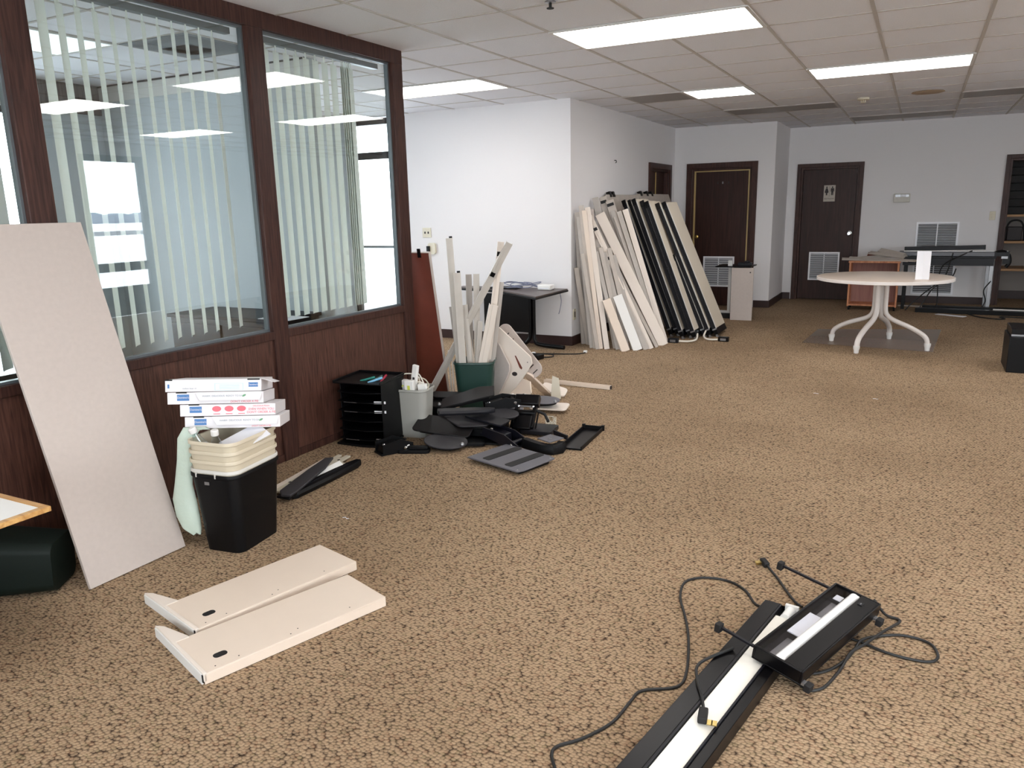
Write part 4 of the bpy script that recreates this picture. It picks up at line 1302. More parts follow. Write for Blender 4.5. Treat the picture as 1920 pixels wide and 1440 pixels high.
ch = 'chan'
PK = [
    ('narrow grey plank closest to the white wall corner', (-3.165, 7.70, 0), (-3.20, 7.61, 1.40), .05, .02, 'railgrey', 'flat', None),
    ('short grey plank low against the wall corner', (-3.10, 7.68, 0), (-3.205, 7.60, .83), .05, .018, 'dirty', 'flat', None),
    ('second narrow grey plank from the wall corner', (-3.07, 7.66, 0), (-3.19, 7.68, 1.10), .05, .02, 'railgrey', 'flat', None),
    ('grey plank standing leftmost at the front of the heap', (-2.985, 7.50, 0), (-3.175, 7.60, 1.36), .05, .022, 'railgrey', 'flat', None),
    ('dull pale plank second from left at the front of the heap', (-2.935, 7.48, 0), (-3.155, 7.62, 1.47), .055, .022, 'dirty', 'flat', None),
    ('narrow pinkish plank third from left at the front of the heap', (-2.875, 7.47, 0), (-3.125, 7.62, 1.42), .045, .022, 'cream', 'flat', None),
    ('short grey plank leaning left against the front of the heap', (-2.90, 7.44, 0), (-3.10, 7.52, .98), .04, .016, 'dirty', 'flat', None),
    ('pale rail just right of the wide grey-beige plank', (-2.81, 7.48, 0), (-3.10, 7.66, 1.45), .055, .03, 'cream2', ch, None),
    ('narrow plank behind the pale rail, reaching the same height', (-2.88, 7.56, 0), (-3.12, 7.80, 1.43), .06, .02, 'beige', 'flat', None),
    ('dull plank of middle height behind the short ones', (-2.74, 7.56, 0), (-3.02, 7.70, 1.12), .06, .022, 'dirty', 'flat', None),
    ('narrow grey strip behind the two short planks, first from left', (-2.7, 7.5, 0), (-2.985, 7.62, 1.0), 0.04, .022, 'railgrey', 'flat', None),
    ('narrow grey strip behind the two short planks, second from left', (-2.655, 7.52, 0), (-2.945, 7.64, 1.04), 0.045, .022, 'dirty', 'flat', None),
    ('narrow grey strip behind the two short planks, third from left', (-2.605, 7.55, 0), (-2.915, 7.67, 0.99), 0.04, .022, 'railgrey', 'flat', None),
    ('narrow grey strip behind the two short planks, fourth from left', (-2.56, 7.58, 0), (-2.875, 7.7, 1.03), 0.045, .022, 'dirty', 'flat', None),
    ('narrow grey strip behind the two short planks, fifth from left', (-2.51, 7.6, 0), (-2.83, 7.72, 0.96), 0.04, .022, 'railgrey', 'flat', None),
    ('long pale rail crossing the heap diagonally, with black clips', (-2.39, 7.66, 0), (-3.10, 7.72, 1.36), .055, .03, 'cream2', ch, (.68, .90)),
    ('grey rail directly under the clipped pale rail', (-2.45, 7.72, 0), (-3.12, 7.80, 1.28), .05, .03, 'railgrey', ch, (.74,)),
    ('long clean beige plank lying over the heap, foot furthest right', (-2.33, 7.90, 0), (-3.08, 7.96, 1.38), .105, .024, 'cream2', 'flat', None),
    ('grey rail leaning between the clean plank and the black panels', (-2.47, 8.07, 0), (-2.99, 8.10, 1.41), .05, .03, 'railgrey', ch, None),
    ('second grey rail left of the black panels', (-2.42, 8.09, 0), (-2.92, 8.12, 1.40), .05, .03, 'rail', ch, None),
    ('pale rail next to the leftmost black panel', (-2.37, 8.10, 0), (-2.85, 8.12, 1.42), .06, .03, 'cream2', ch, None),
    ('thin dull strip between the two grey rails by the black panels', (-2.445, 8.05, 0), (-2.955, 8.07, 1.34), .022, .03, 'dirty', 'flat', None),
    ('thin pale strip left of the grey rails by the black panels', (-2.50, 8.06, 0), (-3.02, 8.10, 1.30), .03, .03, 'beige', 'flat', None),
    ('thin grey strip under the clean beige plank', (-2.40, 7.84, 0), (-3.12, 7.90, 1.30), .03, .03, 'railgrey', 'flat', None),
    ('plain strip between clipped rail and clean beige plank', (-2.36, 7.76, 0), (-3.08, 7.86, 1.22), .035, .03, 'dirty', 'flat', None),
    ('dull plank behind the grey rails left of the black panels', (-2.52, 8.16, 0), (-3.06, 8.20, 1.52), .09, .02, 'dirty', 'flat', (.97,)),
    ('tall plank at the back with a black clip on top, left', (-2.66, 8.14, 0), (-3.14, 8.20, 1.56), .08, .02, 'dirty', 'flat', (.965,)),
    ('tall plank at the back, leftmost of the tall ones', (-2.76, 8.00, 0), (-3.18, 8.08, 1.55), .07, .02, 'railgrey', 'flat', None),
    ('short cream plank in front of the heap', (-2.585, 7.43, 0), (-2.82, 7.48, .52), .085, .022, 'cream', 'flat', None),
    ('short white plank in front of the heap, right of the cream one', (-2.49, 7.53, 0), (-2.73, 7.56, .555), .095, .03, 'white', 'flat', None),
    ('short grey plank leaning behind the short white one', (-2.42, 7.60, 0), (-2.70, 7.62, .53), .06, .02, 'railgrey', 'flat', None),
    ('short dull plank between the two short pale ones', (-2.63, 7.47, 0), (-2.86, 7.54, .50), .06, .018, 'dirty', 'flat', None),
]
for lab, a, b_, w, th, m, kd, cl in PK:
    plank(lab, a, b_, w, th, m, (.93, .36, 0), kd, 'shelf_plank' if kd == 'flat' else 'metal_rail', clip=cl)
for lab, (x, y), pts, m in (('grey power connector with white lead at the foot of the black panels', (-2.28, 8.10), [(-2.22, 8.10, .02), (-2.12, 8.12, .02), (-2.06, 8.20, .03), (-2.08, 8.34, .07)], 'charcoal'),
                            ('black power connector with white lead right of the black panels', (-1.80, 8.36), [(-1.86, 8.34, .02), (-1.96, 8.32, .02), (-2.02, 8.38, .04), (-2.03, 8.50, .08)], 'black')):
    t = thing('power_connector', lab, 'connector', (x, y, 0))
    part(t, 'block', m, lambda b: b.bx(-.055, .055, -.03, .03, .001, .05), .004)
    part(t, 'socket', 'steel', lambda b: b.bx(-.03, .03, -.033, -.03, .012, .036))
    wb = WB(t)
    wb.tube(pts, .010, 8, None, 5)
    wb.build('lead', 'wcord', t)

# ------------------------------------------------------------------ low black desk in the alcove
t = thing('typing_desk', 'low black desk with curved tube legs against the white alcove wall', 'desk', (-3.7, 7.2, 0))
wb = WB(t)
wb.prism([(-3.26, 6.72), (-3.26, 7.50), (-4.55, 7.50), (-4.55, 7.36), (-3.98, 7.24)], .592, .618)
wb.build('desk_top', 'mdark', t, .004)
wb = WB(t)
wb.prism([(-3.255, 6.71), (-3.255, 7.505), (-4.56, 7.505), (-4.56, 7.352), (-3.985, 7.228)], .586, .606)
wb.build('edge_band', 'black', t, .004)
wb = WB(t)
wb.bar((-3.62, 7.30, .36), (-4.20, 7.36, .36), .40, .02, (0, 0, 1))
wb.build('modesty_panel', 'black', t)
for s in (-1, 1):
    wb = WB(t)
    wb.tube([(-3.62 + s * .022, 7.36, .585), (-3.62 + s * .022, 7.36, .16), (-3.62 + s * .04, 7.35, .07), (-3.62 + s * .10, 7.34, .03), (-3.62 + s * (.40 if s > 0 else .30), 7.30, .022)], .022, 10, None, 5)
    wb.build('leg', 'black', t)
t = thing('laptop_stand', 'flat black pad lying on the left of the low alcove desk', 'pad', (-3.92, 7.36, .618))
part(t, 'pad', 'charcoal', lambda b: b.bx(-.17, .15, -.07, .10, .001, .016), .004)
t = thing('router', 'small white box with rounded corners on the low alcove desk', 'router', (-3.44, 7.34, .6185))
part(t, 'case', 'white', lambda b: b.bx(-.075, .075, -.06, .06, 0, .055), .012)
part(t, 'front_strip', 'paper', lambda b: b.bx(-.05, .05, -.062, -.058, .015, .025))
t = thing('cable_coil', 'tangle of grey-blue cables on the low alcove desk', 'cable', (-3.78, 7.36, .62))
random.seed(21)
for k in range(5):
    ph = random.uniform(0, 6)
    a_, c_ = random.uniform(.16, .24), random.uniform(.05, .08)
    pts = [(a_ * math.cos(q * .6 + ph) + .03 * k - .03, c_ * math.sin(q * .6 + ph) + .008 * k, .010 + .004 * k + .035 * (1 + math.sin(q * .9 + k)) * .7) for q in range(9)]
    part(t, 'loop', 'gcord', lambda b: b.tube(pts, .0045, 6, None, 4))
part(t, 'hanging_end', 'gcord', lambda b: b.tube([(.44, .10, -.02), (.46, .10, -.12), (.45, .10, -.2), (.43, .10, -.27)], .004, 6, None, 4))
t = thing('cable', 'thin black cable with pale plugs on the carpet before the alcove corner', 'cable', (-3.1, 7.0, 0))
wb = WB(t)
wb.tube([(-3.42, 6.88, .006), (-3.30, 6.80, .006), (-3.16, 6.86, .006), (-3.22, 6.98, .006), (-3.38, 6.95, .010), (-3.18, 7.02, .006), (-2.98, 7.10, .006), (-2.93, 7.22, .006)], .006, 6, None, 6)
wb.build('strand', 'cord', t)
for x, y in ((-3.40, 6.94), (-2.94, 7.20)):
    wb = WB(t)
    wb.bx(x - .018, x + .018, y - .014, y + .014, .002, .026)
    wb.build('plug', 'white', t, .004)
o = MB().bx(-.09, .09, -.05, .05, .001, .045).build('metal_bracket', 'black', None, .004)
o.location = (-3.30, 6.74, 0)
o.rotation_euler = (0, 0, R(-12))
tag(o, 'small black block on the carpet behind the cream curved panels', 'block')

# ------------------------------------------------------------------ brown board at the partition end
t = thing('brown_board', 'reddish-brown laminate board with pale edges leaning at the partition end', 'board', frame((-3.38, 4.935, 0), (1, 0, 0), (0, -.195, 1.16)))
part(t, 'board', 'brownboard', lambda b: b.bx(-.03, .226, .002, 1.172, -.012, .012))
part(t, 'side_edge', 'beige', lambda b: b.bx(.226, .231, 0, 1.176, -.0125, .0125))
part(t, 'top_edge', 'beige', lambda b: b.bx(-.03, .226, 1.172, 1.177, -.0125, .0125))
part(t, 'clip', 'black', lambda b: b.bx(.135, .160, 1.14, 1.205, .0125, .022))

# ------------------------------------------------------------------ dark green bin full of rails
t = thing('waste_bin', 'dark green waste bin standing full of putty coloured metal rails', 'bin', eul((-2.862, 4.845, 0), 24))
bin_parts(t, 'green', .295, .25, .235, .195, .365)
RL = [
    ('tallest upright rail in the green bin, at its left', (-2.945, 4.785, .012), (-2.985, 4.75, 1.26), .048, .03, 'rail'),
    ('second upright rail in the green bin, wider and shorter, in front at left', (-2.905, 4.760, .012), (-2.90, 4.70, 1.02), .052, .034, 'rail'),
    ('upright putty rail behind the crossing one in the green bin', (-2.93, 4.90, .012), (-2.935, 4.92, .99), .045, .03, 'railgrey'),
    ('upright rail right of the middle in the green bin', (-2.86, 4.87, .012), (-2.835, 4.86, 1.0), .045, .03, 'rail'),
    ('tall leaning rail in the green bin with black clip near its top', (-2.835, 4.90, .012), (-2.63, 4.87, 1.23), .045, .03, 'cream2'),
    ('short broad cream rail leaning right out of the green bin', (-2.86, 4.80, .012), (-2.663, 4.80, .791), .064, .036, 'cream2'),
    ('grey rail leaning right behind the broad cream one in the green bin', (-2.80, 4.90, .012), (-2.665, 4.92, .94), .045, .03, 'railgrey'),
    ('short grey rail at the left rim of the green bin', (-2.955, 4.84, .012), (-3.03, 4.82, .76), .04, .03, 'railgrey'),
    ('short rail in the middle of the green bin', (-2.875, 4.83, .012), (-2.905, 4.80, .78), .04, .028, 'rail'),
    ('thin rail leaning left in the middle of the green bin', (-2.82, 4.84, .012), (-2.93, 4.84, .72), .025, .02, 'cream'),
    ('stubby rail low in the middle of the green bin', (-2.845, 4.79, .012), (-2.80, 4.84, .66), .035, .025, 'rail'),
]
for k, (lab, a, b_, w, th, m) in enumerate(RL):
    t = plank(lab, a, b_, w, th, m, (.85, .52, 0), 'chan', 'metal_rail', 'rails in the green bin', (.93,) if k == 4 else None)
    L = (Vector(b_) - Vector(a)).length
    if k in (0, 1, 7):
        part(t, 'end_cap', 'black', lambda b: b.tube([(w * .22, 0, L - .008), (w * .22, 0, L + .012)], .012, 10))
t = plank('longest rail, leaning from the carpet diagonally across the rails of the green bin', (-3.30, 4.815, .004), (-2.535, 4.822, 1.225), .048, .030, 'rail', (.7, .5, -.4), 'chan', 'metal_rail', None, (.50, .82))
plank('thin strip standing on the carpet left of the green bin', (-3.03, 4.78, 0), (-3.10, 4.86, .42), .012, .02, 'rail', (.85, .52, 0), 'flat', 'trim_strip', 'thin strips beside the green bin')
plank('second thin strip standing on the carpet left of the green bin', (-3.00, 4.76, 0), (-3.07, 4.86, .44), .012, .02, 'cream', (.85, .52, 0), 'flat', 'trim_strip', 'thin strips beside the green bin')

# ------------------------------------------------------------------ cream curved end panels heaped right of the green bin
def upright(name, label, poly, o, x, up_, th, m, grp, extras=()):
    t = thing(name, label, 'panel', frame(o, x, up_), grp)
    part(t, 'plate', m, lambda b: b.prism(poly, -th / 2, th / 2), .0015)
    for nm, mm, pl in extras:
        part(t, nm, mm, lambda b: b.prism(pl, th / 2 - .0005, th / 2 + .0008))
    return t


finA = [(0, .60), (.045, .575), (.295, .372), (.305, .325), (.262, .25), (.19, .15), (.075, .025), (.045, .0), (-.03, .0), (-.005, .07), (.02, .17), (.028, .28), (.022, .40), (.008, .52)]
gp = 'cream curved panels by the green bin'
upright('curved_panel', 'large pale triangular curved panel in front of the heap, with an oval hole', finA, (-2.80, 5.03, 0), (1, .06, 0), (0, .06, 1), .016, 'cream2', gp,
        [('oval_hole', 'signdark', ell(.022, .016, 18, .165, .235)), ('slot', 'brownboard', [(.165, .375), (.175, .375), (.228, .285), (.222, .272), (.205, .285)]), ('screw_hole', 'signdark', ell(.004, .004, 8, .27, .33)), ('screw_hole', 'signdark', ell(.004, .004, 8, .06, .06))])
upright('curved_panel', 'second curved panel standing just behind the large triangular one', finA, (-2.90, 5.09, 0), (1, -.12, 0), (0, .05, 1), .016, 'cream', gp)
upright('curved_panel', 'dull curved panel hidden between green bin and triangular panel', [(x * .6, y * .85) for x, y in finA], (-2.83, 5.02, 0), (.9, -.3, 0), (0, .12, 1), .014, 'beige', gp)
sl = [('slot', 'signdark', rrect(.055, .008, .003, 3, .0, y)) for y in (.10, .16)] + [('slot', 'signdark', rrect(.05, .008, .003, 3, .0, y)) for y in (-.16, -.21)]
upright('slotted_plate', 'long rounded cream plate with slots leaning behind the triangular panel', rrect(.135, .50, .06, 6), (-2.67, 5.20, .385), (.72, .1, .70), (-.69, .10, .70), .014, 'beige', gp, sl)
upright('slotted_plate', 'rounded cream arm sloping to the carpet right of the triangular panel', rrect(.105, .36, .045, 6), (-2.555, 5.27, .115), (.95, -.30, .0), (-.10, -.20, .19), .016, 'cream', gp)
upright('slotted_plate', 'cream foot plate lying lowest at the right of the curved panels', rrect(.20, .12, .03), (-2.47, 5.40, .05), (.9, .2, -.25), (-.2, .9, .3), .014, 'cream2', gp)
upright('slotted_plate', 'small cream angle piece standing at the right of the heap', [(-.03, -.06), (.05, -.06), (.03, .10), (-.02, .12)], (-2.42, 5.30, .065), (.9, .3, 0), (-.3, .1, .9), .012, 'putty', gp)
upright('slotted_plate', 'folded cream bracket under the rounded arm', [(-.10, -.07), (.08, -.07), (.10, .02), (.04, .09), (-.05, .08)], (-2.62, 5.14, .09), (.85, -.4, -.2), (.1, .35, .9), .014, 'cream', gp)
# white clip strips
for k, (x, y, rz, lab) in enumerate(((-2.70, 5.16, -38, 'white toothed clip strip nearest the green bin'), (-2.63, 5.12, -35, 'second white toothed clip strip, right of the first'), (-2.555, 5.08, -40, 'white toothed clip strip next to the oval grey tray'))):
    t = thing('clip_strip', lab, 'clip', eul((x, y, .030 + .012 * k), rz, 24), 'white clip strips')
    part(t, 'bar', 'white', lambda b: b.bx(-.085, .085, -.016, .016, 0, .014), .003)
    for q in range(5):
        part(t, 'tooth', 'white', lambda b: b.bx(-.08 + .036 * q, -.062 + .036 * q, -.032, -.014, .0, .022), .003)
        part(t, 'tooth_hole', 'signdark', lambda b: b.bx(-.062 + .036 * q, -.046 + .036 * q, -.006, .008, .0135, .0150))
t = plank('long putty rail lying on the carpet right of the curved panels', (-2.74, 5.80, .018), (-2.13, 5.76, .018), .04, .03, 'cream', (0, 1, 0), 'chan', 'metal_rail', None)
part(t, 'end_cap', 'signdark', lambda b: b.bx(-.018, .018, -.013, .013, .609, .614))

# ------------------------------------------------------------------ black tray organiser, pens, grey bin
TO = eul((-3.07, 3.86, 0), 8)
t = thing('tray_organizer', 'black literature organiser with six shelves by the wood partition', 'organizer', TO)
W2, D2, HH = .165, .15, .405
part(t, 'side_panel', 'blackp', lambda b: b.bx(W2 - .006, W2, -D2, D2, .02, HH), .002)
part(t, 'side_panel', 'blackp', lambda b: b.bx(-W2, -W2 + .006, -D2 + .05, D2, .02, HH), .002)
part(t, 'back_panel', 'blackp', lambda b: b.bx(-W2, W2, D2 - .006, D2, .02, HH))
part(t, 'base', 'blackp', lambda b: b.prism([(-W2 - .01, -D2 - .01), (.02, -D2 - .03), (W2 + .005, -D2 - .01), (W2 + .005, D2), (-W2 - .01, D2)], .0, .014), .002)
for k in range(6):
    z = .04 + .061 * k
    s_ = part(t, 'shelf', 'blackp', lambda b: b.prism([(-W2 + .006, -D2 + .01), (-W2 * .5, -D2 - .012), (W2 * .35, -D2 - .016), (W2 - .006, -D2 + .02), (W2 - .006, D2 - .006), (-W2 + .006, D2 - .006)], z, z + .005))
    if k in (0, 3, 4):
        MB().bx(W2 * .42, W2 * .88, -D2 - .010, -D2 - .006, z - .004, z + .012, Matrix.Rotation(R(12), 4, 'Z')).build('label_tag', 'paper' if k else 'steel', s_)
        MB().bx(-W2 * .62, -W2 * .05, -D2 - .016, -D2 - .010, z + .001, z + .004).build('edge_glint', 'steel', s_)
part(t, 'top_tray', 'blackp', lambda b: b.bx(-W2 - .006, W2 + .004, -D2 - .02, D2 + .004, HH, HH + .006).bx(-W2 - .006, -W2, -D2 - .02, D2 + .004, HH + .006, HH + .02).bx(W2 - .002, W2 + .004, -D2 - .02, D2 + .004, HH + .006, HH + .02).bx(-W2, W2, D2 - .002, D2 + .004, HH + .006, HH + .022), .002)
for lab, x, y, rz, m in (('teal pen standing in a clip on the black organiser', .02, -.07, 20, 'teal'), ('green marker lying on top of the black organiser', .07, -.05, 60, 'green'), ('red marker lying on top of the black organiser', .115, -.03, 95, 'redp'), ('pale blue pen lying on top of the black organiser', .085, -.09, 40, 'bluep')):
    M = TO @ Matrix.Translation((x, y, HH + .014)) @ Matrix.Rotation(R(rz), 4, 'Z') @ Matrix.Rotation(R(76), 4, 'Y')
    t = thing('marker_pen', lab, 'pen', M, 'pens on the organiser')
    part(t, 'barrel', m, lambda b: b.lathe([(.004, -.045), (.007, -.043), (.007, .02), (.0055, .022)], 10))
    part(t, 'cap', m, lambda b: b.lathe([(.0075, .02), (.0078, .022), (.0078, .05), (.005, .054)], 10))

GB = eul((-2.875, 4.07, 0), 12)
t = thing('waste_bin', 'grey plastic waste bin between black organiser and tray pile, full of cords', 'bin', GB)
bin_parts(t, 'grey_bin', .225, .20, .180, .160, .325, clips=False)
t = thing('power_strip', 'white power strip sticking up out of the grey bin', 'power strip', along((-2.90, 4.06, .16), (-2.845, 4.06, .475), (1, 0, .2)))
part(t, 'case', 'white', lambda b: b.bx(-.02, .02, -.012, .012, 0, .32), .004)
for q in range(3):
    part(t, 'socket', 'signdark', lambda b: b.bx(-.008, .008, -.0128, -.012, .10 + .06 * q, .118 + .06 * q))
part(t, 'switch', 'white', lambda b: b.bx(-.024, -.018, -.006, .006, .23, .25))
for lab, x, y, z, sx, sz, rz in (('white adapter box at the left of the grey bin', -2.925, 4.03, .25, .03, .13, 10), ('white adapter box with yellow-green dot in the grey bin', -2.865, 4.01, .24, .032, .145, 14), ('small white adapter at the right of the grey bin', -2.80, 4.06, .27, .03, .085, 20)):
    t = thing('adapter_box', lab, 'adapter', eul((x, y, z), rz, 4), 'adapters in the grey bin')
    part(t, 'case', 'white', lambda b: b.bx(-sx, sx, -.018, .018, 0, sz), .005)
    if sx > .031:
        part(t, 'dot', 'yellow', lambda b: b.bx(-.01, .008, -.0186, -.018, sz * .55, sz * .78))
t = thing('cord_tangle', 'white and yellowish cords looping over the rim of the grey bin', 'cord', GB)
for pts, m in (([(-.115, .0, .32), (-.12, .0, .37), (-.07, .02, .405), (.0, .03, .40), (.03, .03, .36), (.02, .02, .28)], 'wcord'), ([(-.09, .05, .28), (-.03, .06, .37), (.05, .05, .37), (.095, .02, .34), (.105, -.02, .325), (.12, -.04, .32)], 'putty'),
               ([(-.09, -.04, .26), (-.06, -.05, .335), (.0, -.03, .36), (.06, .0, .355), (.09, .04, .30)], 'wcord'), ([(-.08, -.06, .24), (-.085, -.065, .30), (-.05, -.05, .345), (-.02, -.02, .30)], 'yellow'), ([(-.07, .03, .27), (.0, .05, .40), (.05, .03, .36), (.085, .0, .30)], 'wcord')):
    part(t, 'cord', m, lambda b: b.tube(pts, .0045, 7, None, 5))

# ------------------------------------------------------------------ pile of keyboard trays and arms
gk = 'pile of keyboard trays'


def tray(label, M, poly, th, m, name='keyboard_tray', cat='tray', lip=False, knob=None, grp=gk):
    t = thing(name, label, cat, M, grp)
    part(t, 'plate', m, lambda b: b.prism(poly, 0, th), .003)
    if lip:
        part(t, 'underframe', 'blackp', lambda b: b.prism([(x * .80, y * .80) for x, y in poly], -.018, 0))
    if knob:
        k_ = part(t, 'ball_joint', 'steel', lambda b: b.lathe([(.012, th), (.014, th + .004), (.012, th + .012), (.005, th + .018)], 14, Matrix.Translation((knob[0], knob[1], 0))))
    return t


def mechanism(label, M, L, w, h, m='blackp'):
    """keyboard arm: base block, two side links, cross tubes and a lever"""
    t = thing('keyboard_mechanism', label, 'keyboard arm', M, gk)
    part(t, 'base_plate', m, lambda b: b.bx(-L / 2, L / 2, -w / 2, w / 2, 0, .010), .002)
    for s in (-1, 1):
        part(t, 'side_link', m, lambda b: b.prism([(-L * .45, .010), (L * .48, .010), (L * .48, h * .6), (L * .1, h), (-L * .45, h * .8)], s * w / 2 - .004, s * w / 2 + .004, Matrix(((1, 0, 0, 0), (0, 0, 1, 0), (0, 1, 0, 0), (0, 0, 0, 1)))))
    part(t, 'cross_tube', m, lambda b: b.tube([(L * .3, -w / 2, h * .45), (L * .3, w / 2, h * .45)], h * .2, 10))
    part(t, 'cover', m, lambda b: b.prism([(-L * .42, .010), (L * .1, .010), (L * .05, h * .78), (-L * .40, h * .62)], -w * .36, w * .36, Matrix(((1, 0, 0, 0), (0, 0, 1, 0), (0, 1, 0, 0), (0, 0, 0, 1)))), .003)
    part(t, 'lever', 'rubber', lambda b: b.tube([(L * .35, w * .5, h * .5), (L * .5, w * .62, h * .5), (L * .55, w * .66, h * .46)], .007, 8))
    part(t, 'bolt', 'chrome', lambda b: b.lathe([(.010, 0), (.011, .003), (.006, .008)], 12, Matrix.Translation((L * .32, -w / 2 - .004, h * .4)) @ Matrix.Rotation(R(90), 4, 'X')))
    part(t, 'bolt', 'chrome', lambda b: b.lathe([(.010, 0), (.011, .003), (.006, .008)], 12, Matrix.Translation((-L * .33, -w * .1, h * .66))))
    return t


# floor layer
mechanism('black keyboard arm at the left front of the pile, by the organiser', eul((-2.79, 3.70, .002), 62), .22, .11, .085)
t = thing('swivel_base', 'black swivel base with shiny ball in front of the oval tray', 'swivel base', eul((-2.665, 3.735, 0), 24), gk)
part(t, 'plate', 'blackp', lambda b: b.prism(rrect(.20, .07, .02), .0, .022), .003)
part(t, 'ball', 'chrome', lambda b: b.lathe([(.006, .022), (.014, .026), (.014, .034), (.006, .042)], 14, Matrix.Translation((-.05, -.005, 0))))
part(t, 'arm', 'blackp', lambda b: b.bx(-.03, .09, -.02, .02, .022, .04), .004)
tray('dark oval mouse tray lying lowest at the front of the pile', eul((-2.52, 3.875, .045), 14, 9, 4), [(x, y) for x, y in ell(.140, .105, 36)] , .010, 'tray2', 'mouse_tray', 'mouse tray', True, (.118, -.035))
tray('large dark brown keyboard tray leaning on the grey bin behind the oval tray', eul((-2.62, 4.02, .095), 14, 14, 6), rrect(.38, .21, .035), .010, 'tray', lip=True)
tray('small dark slab peeping out right of the oval tray', eul((-2.40, 3.99, .012), 35, 0, 4), rrect(.16, .10, .02), .022, 'blackp')
tray('black plate lying flat under the middle of the pile', eul((-2.47, 4.16, .004), 20), rrect(.52, .34, .04), .012, 'blackp')
tray('black plate lying flat under the back of the pile', eul((-2.72, 4.36, .004), 30), rrect(.50, .30, .04), .012, 'blackp')
tray('second black plate stacked under the back left of the pile', eul((-2.74, 4.33, .03), 22, 3), rrect(.42, .26, .03), .03, 'tray')
tray('black block plate under the middle trays', eul((-2.50, 4.22, .03), 12, 2), rrect(.40, .24, .03), .045, 'blackp')
mechanism('blue-black keyboard arm lying at the right front of the pile', eul((-2.225, 4.095, .022), -8, 0, 14), .30, .12, .075, 'navy')
# middle layer
tray('grey keyboard tray with rounded corner in the middle of the pile', eul((-2.53, 4.13, .112), -4, 5, 4), [(-.17, .085), (-.15, -.03), (.02, -.105), (.05, -.10), (.175, -.01), (.17, .05), (.10, .10)], .010, 'tray2')
tray('narrow dark tray right of the grey one in the pile', eul((-2.39, 4.175, .128), -8, 4, 5), rrect(.30, .12, .025), .012, 'charcoal')
tray('grey oval mouse tray on the right of the middle of the pile', eul((-2.34, 4.31, .135), 0, 4, 4), ell(.105, .09, 32), .009, 'tray2', 'mouse_tray', 'mouse tray', True)
t = thing('palm_rest', 'long dark padded palm rest lying across the middle of the pile', 'palm rest', frame((-2.505, 4.115, .175), (.25, .235, -.02), (-.65, .75, .1)), gk)
part(t, 'pad', 'charcoal', lambda b: b.loft([[(x, y * s, z) for y, z in ((-.035, 0), (.035, 0), (.038, .012), (.028, .026), (-.028, .026), (-.038, .012))] for x, s in ((-.19, .55), (-.185, .95), (-.10, 1.05), (.06, 1.0), (.15, .75), (.185, .35))]))
part(t, 'backing', 'blackp', lambda b: b.bx(-.17, .14, -.024, .024, -.006, 0))
# upper layer
tray('dark greenish tray on top of the pile, sloping up to the right', eul((-2.60, 4.285, .225), 40, 8, -13), [(-.19, -.06), (.17, -.10), (.20, .05), (.10, .11), (-.16, .08)], .012, 'green' if False else 'tray', lip=True)
mechanism('black keyboard arm behind and right of the top tray', eul((-2.42, 4.44, .14), 38, 0, -8), .26, .13, .08, 'blackp')
tray('dark tray at the left of the pile behind the grey bin', eul((-2.91, 4.40, .13), 18, 8, 0), [(-.13, .07), (-.13, -.07), (.03, -.08), (.13, .02), (.10, .08)], .010, 'tray', knob=(.02, -.05))
tray('black block under the left trays of the pile behind the grey bin', eul((-2.91, 4.41, .002), 18), rrect(.22, .13, .03), .125, 'blackp')
tray('black tray peeping out above the left trays of the pile', eul((-2.88, 4.52, .16), 30, 8, 4), rrect(.26, .12, .03), .012, 'blackp')
tray('flat grey-brown tray at the back right of the pile', eul((-2.535, 4.72, .085), 20, 4, 6), [(-.12, .06), (-.11, -.10), (.13, -.10), (.12, .09)], .010, 'tray3', lip=True)
# upright mechanism on its base tray at the right of the pile
tray('charcoal tray with rubber edge under the upright arm', eul((-2.135, 4.42, .012), 6), rrect(.22, .19, .02), .026, 'charcoal', lip=False)
t = thing('keyboard_mechanism', 'upright black keyboard arm with shiny bolts at the right of the pile', 'keyboard arm', frame((-2.225, 4.345, .045), (.95, .2, 0), (-.12, .46, .40)), gk)
for s in (-1, 1):
    part(t, 'side_link', 'black', lambda b: b.bx(s * .062 - .013, s * .062 + .013, .0, .22, -.02, .014), .003)
part(t, 'top_block', 'black', lambda b: b.bx(-.085, .085, .175, .255, -.02, .03), .006)
part(t, 'cross_tube', 'black', lambda b: b.tube([(-.07, .12, .0), (.07, .12, .0)], .020, 12))
part(t, 'lower_block', 'black', lambda b: b.bx(-.060, .060, -.02, .085, -.03, .024), .005)
part(t, 'spring_bar', 'steel', lambda b: b.tube([(-.06, .165, .012), (.06, .165, .012)], .006, 8))
for s in (-1, 1):
    part(t, 'bolt', 'chrome', lambda b: b.lathe([(.009, 0), (.010, .003), (.005, .007)], 12, Matrix.Translation((s * .05, .165, .016))))
    part(t, 'foot_link', 'black', lambda b: b.bx(s * .085 - .004, s * .085 + .004, -.03, .15, -.03, -.014))
part(t, 'side_arm', 'rubber', lambda b: b.tube([(.07, .15, -.01), (.13, .13, -.02), (.16, .08, -.03)], .010, 8))
t = tray('dark grey oval mouse tray at the back right edge of the pile', eul((-2.345, 4.93, .082), 12, 6, 0), ell(.125, .085, 36), .008, 'tray3', 'mouse_tray', 'mouse tray', True, (.10, -.04))
tray('cream plate under the back oval mouse tray', eul((-2.31, 4.96, .030), 10, 4), rrect(.28, .16, .03), .012, 'cream2', 'base_plate', 'plate', grp=None)
t = thing('clear_holder', 'small clear acrylic holder beside the upright arm', 'holder', eul((-2.10, 4.52, .002), 15, -12), None)
part(t, 'front', 'clear', lambda b: b.bx(-.035, .035, -.003, .0, 0, .085))
part(t, 'top_edge', 'putty', lambda b: b.bx(-.04, .02, -.002, .002, .085, .089))
part(t, 'side_edge', 'putty', lambda b: b.bx(.036, .039, -.005, .0, 0, .085))
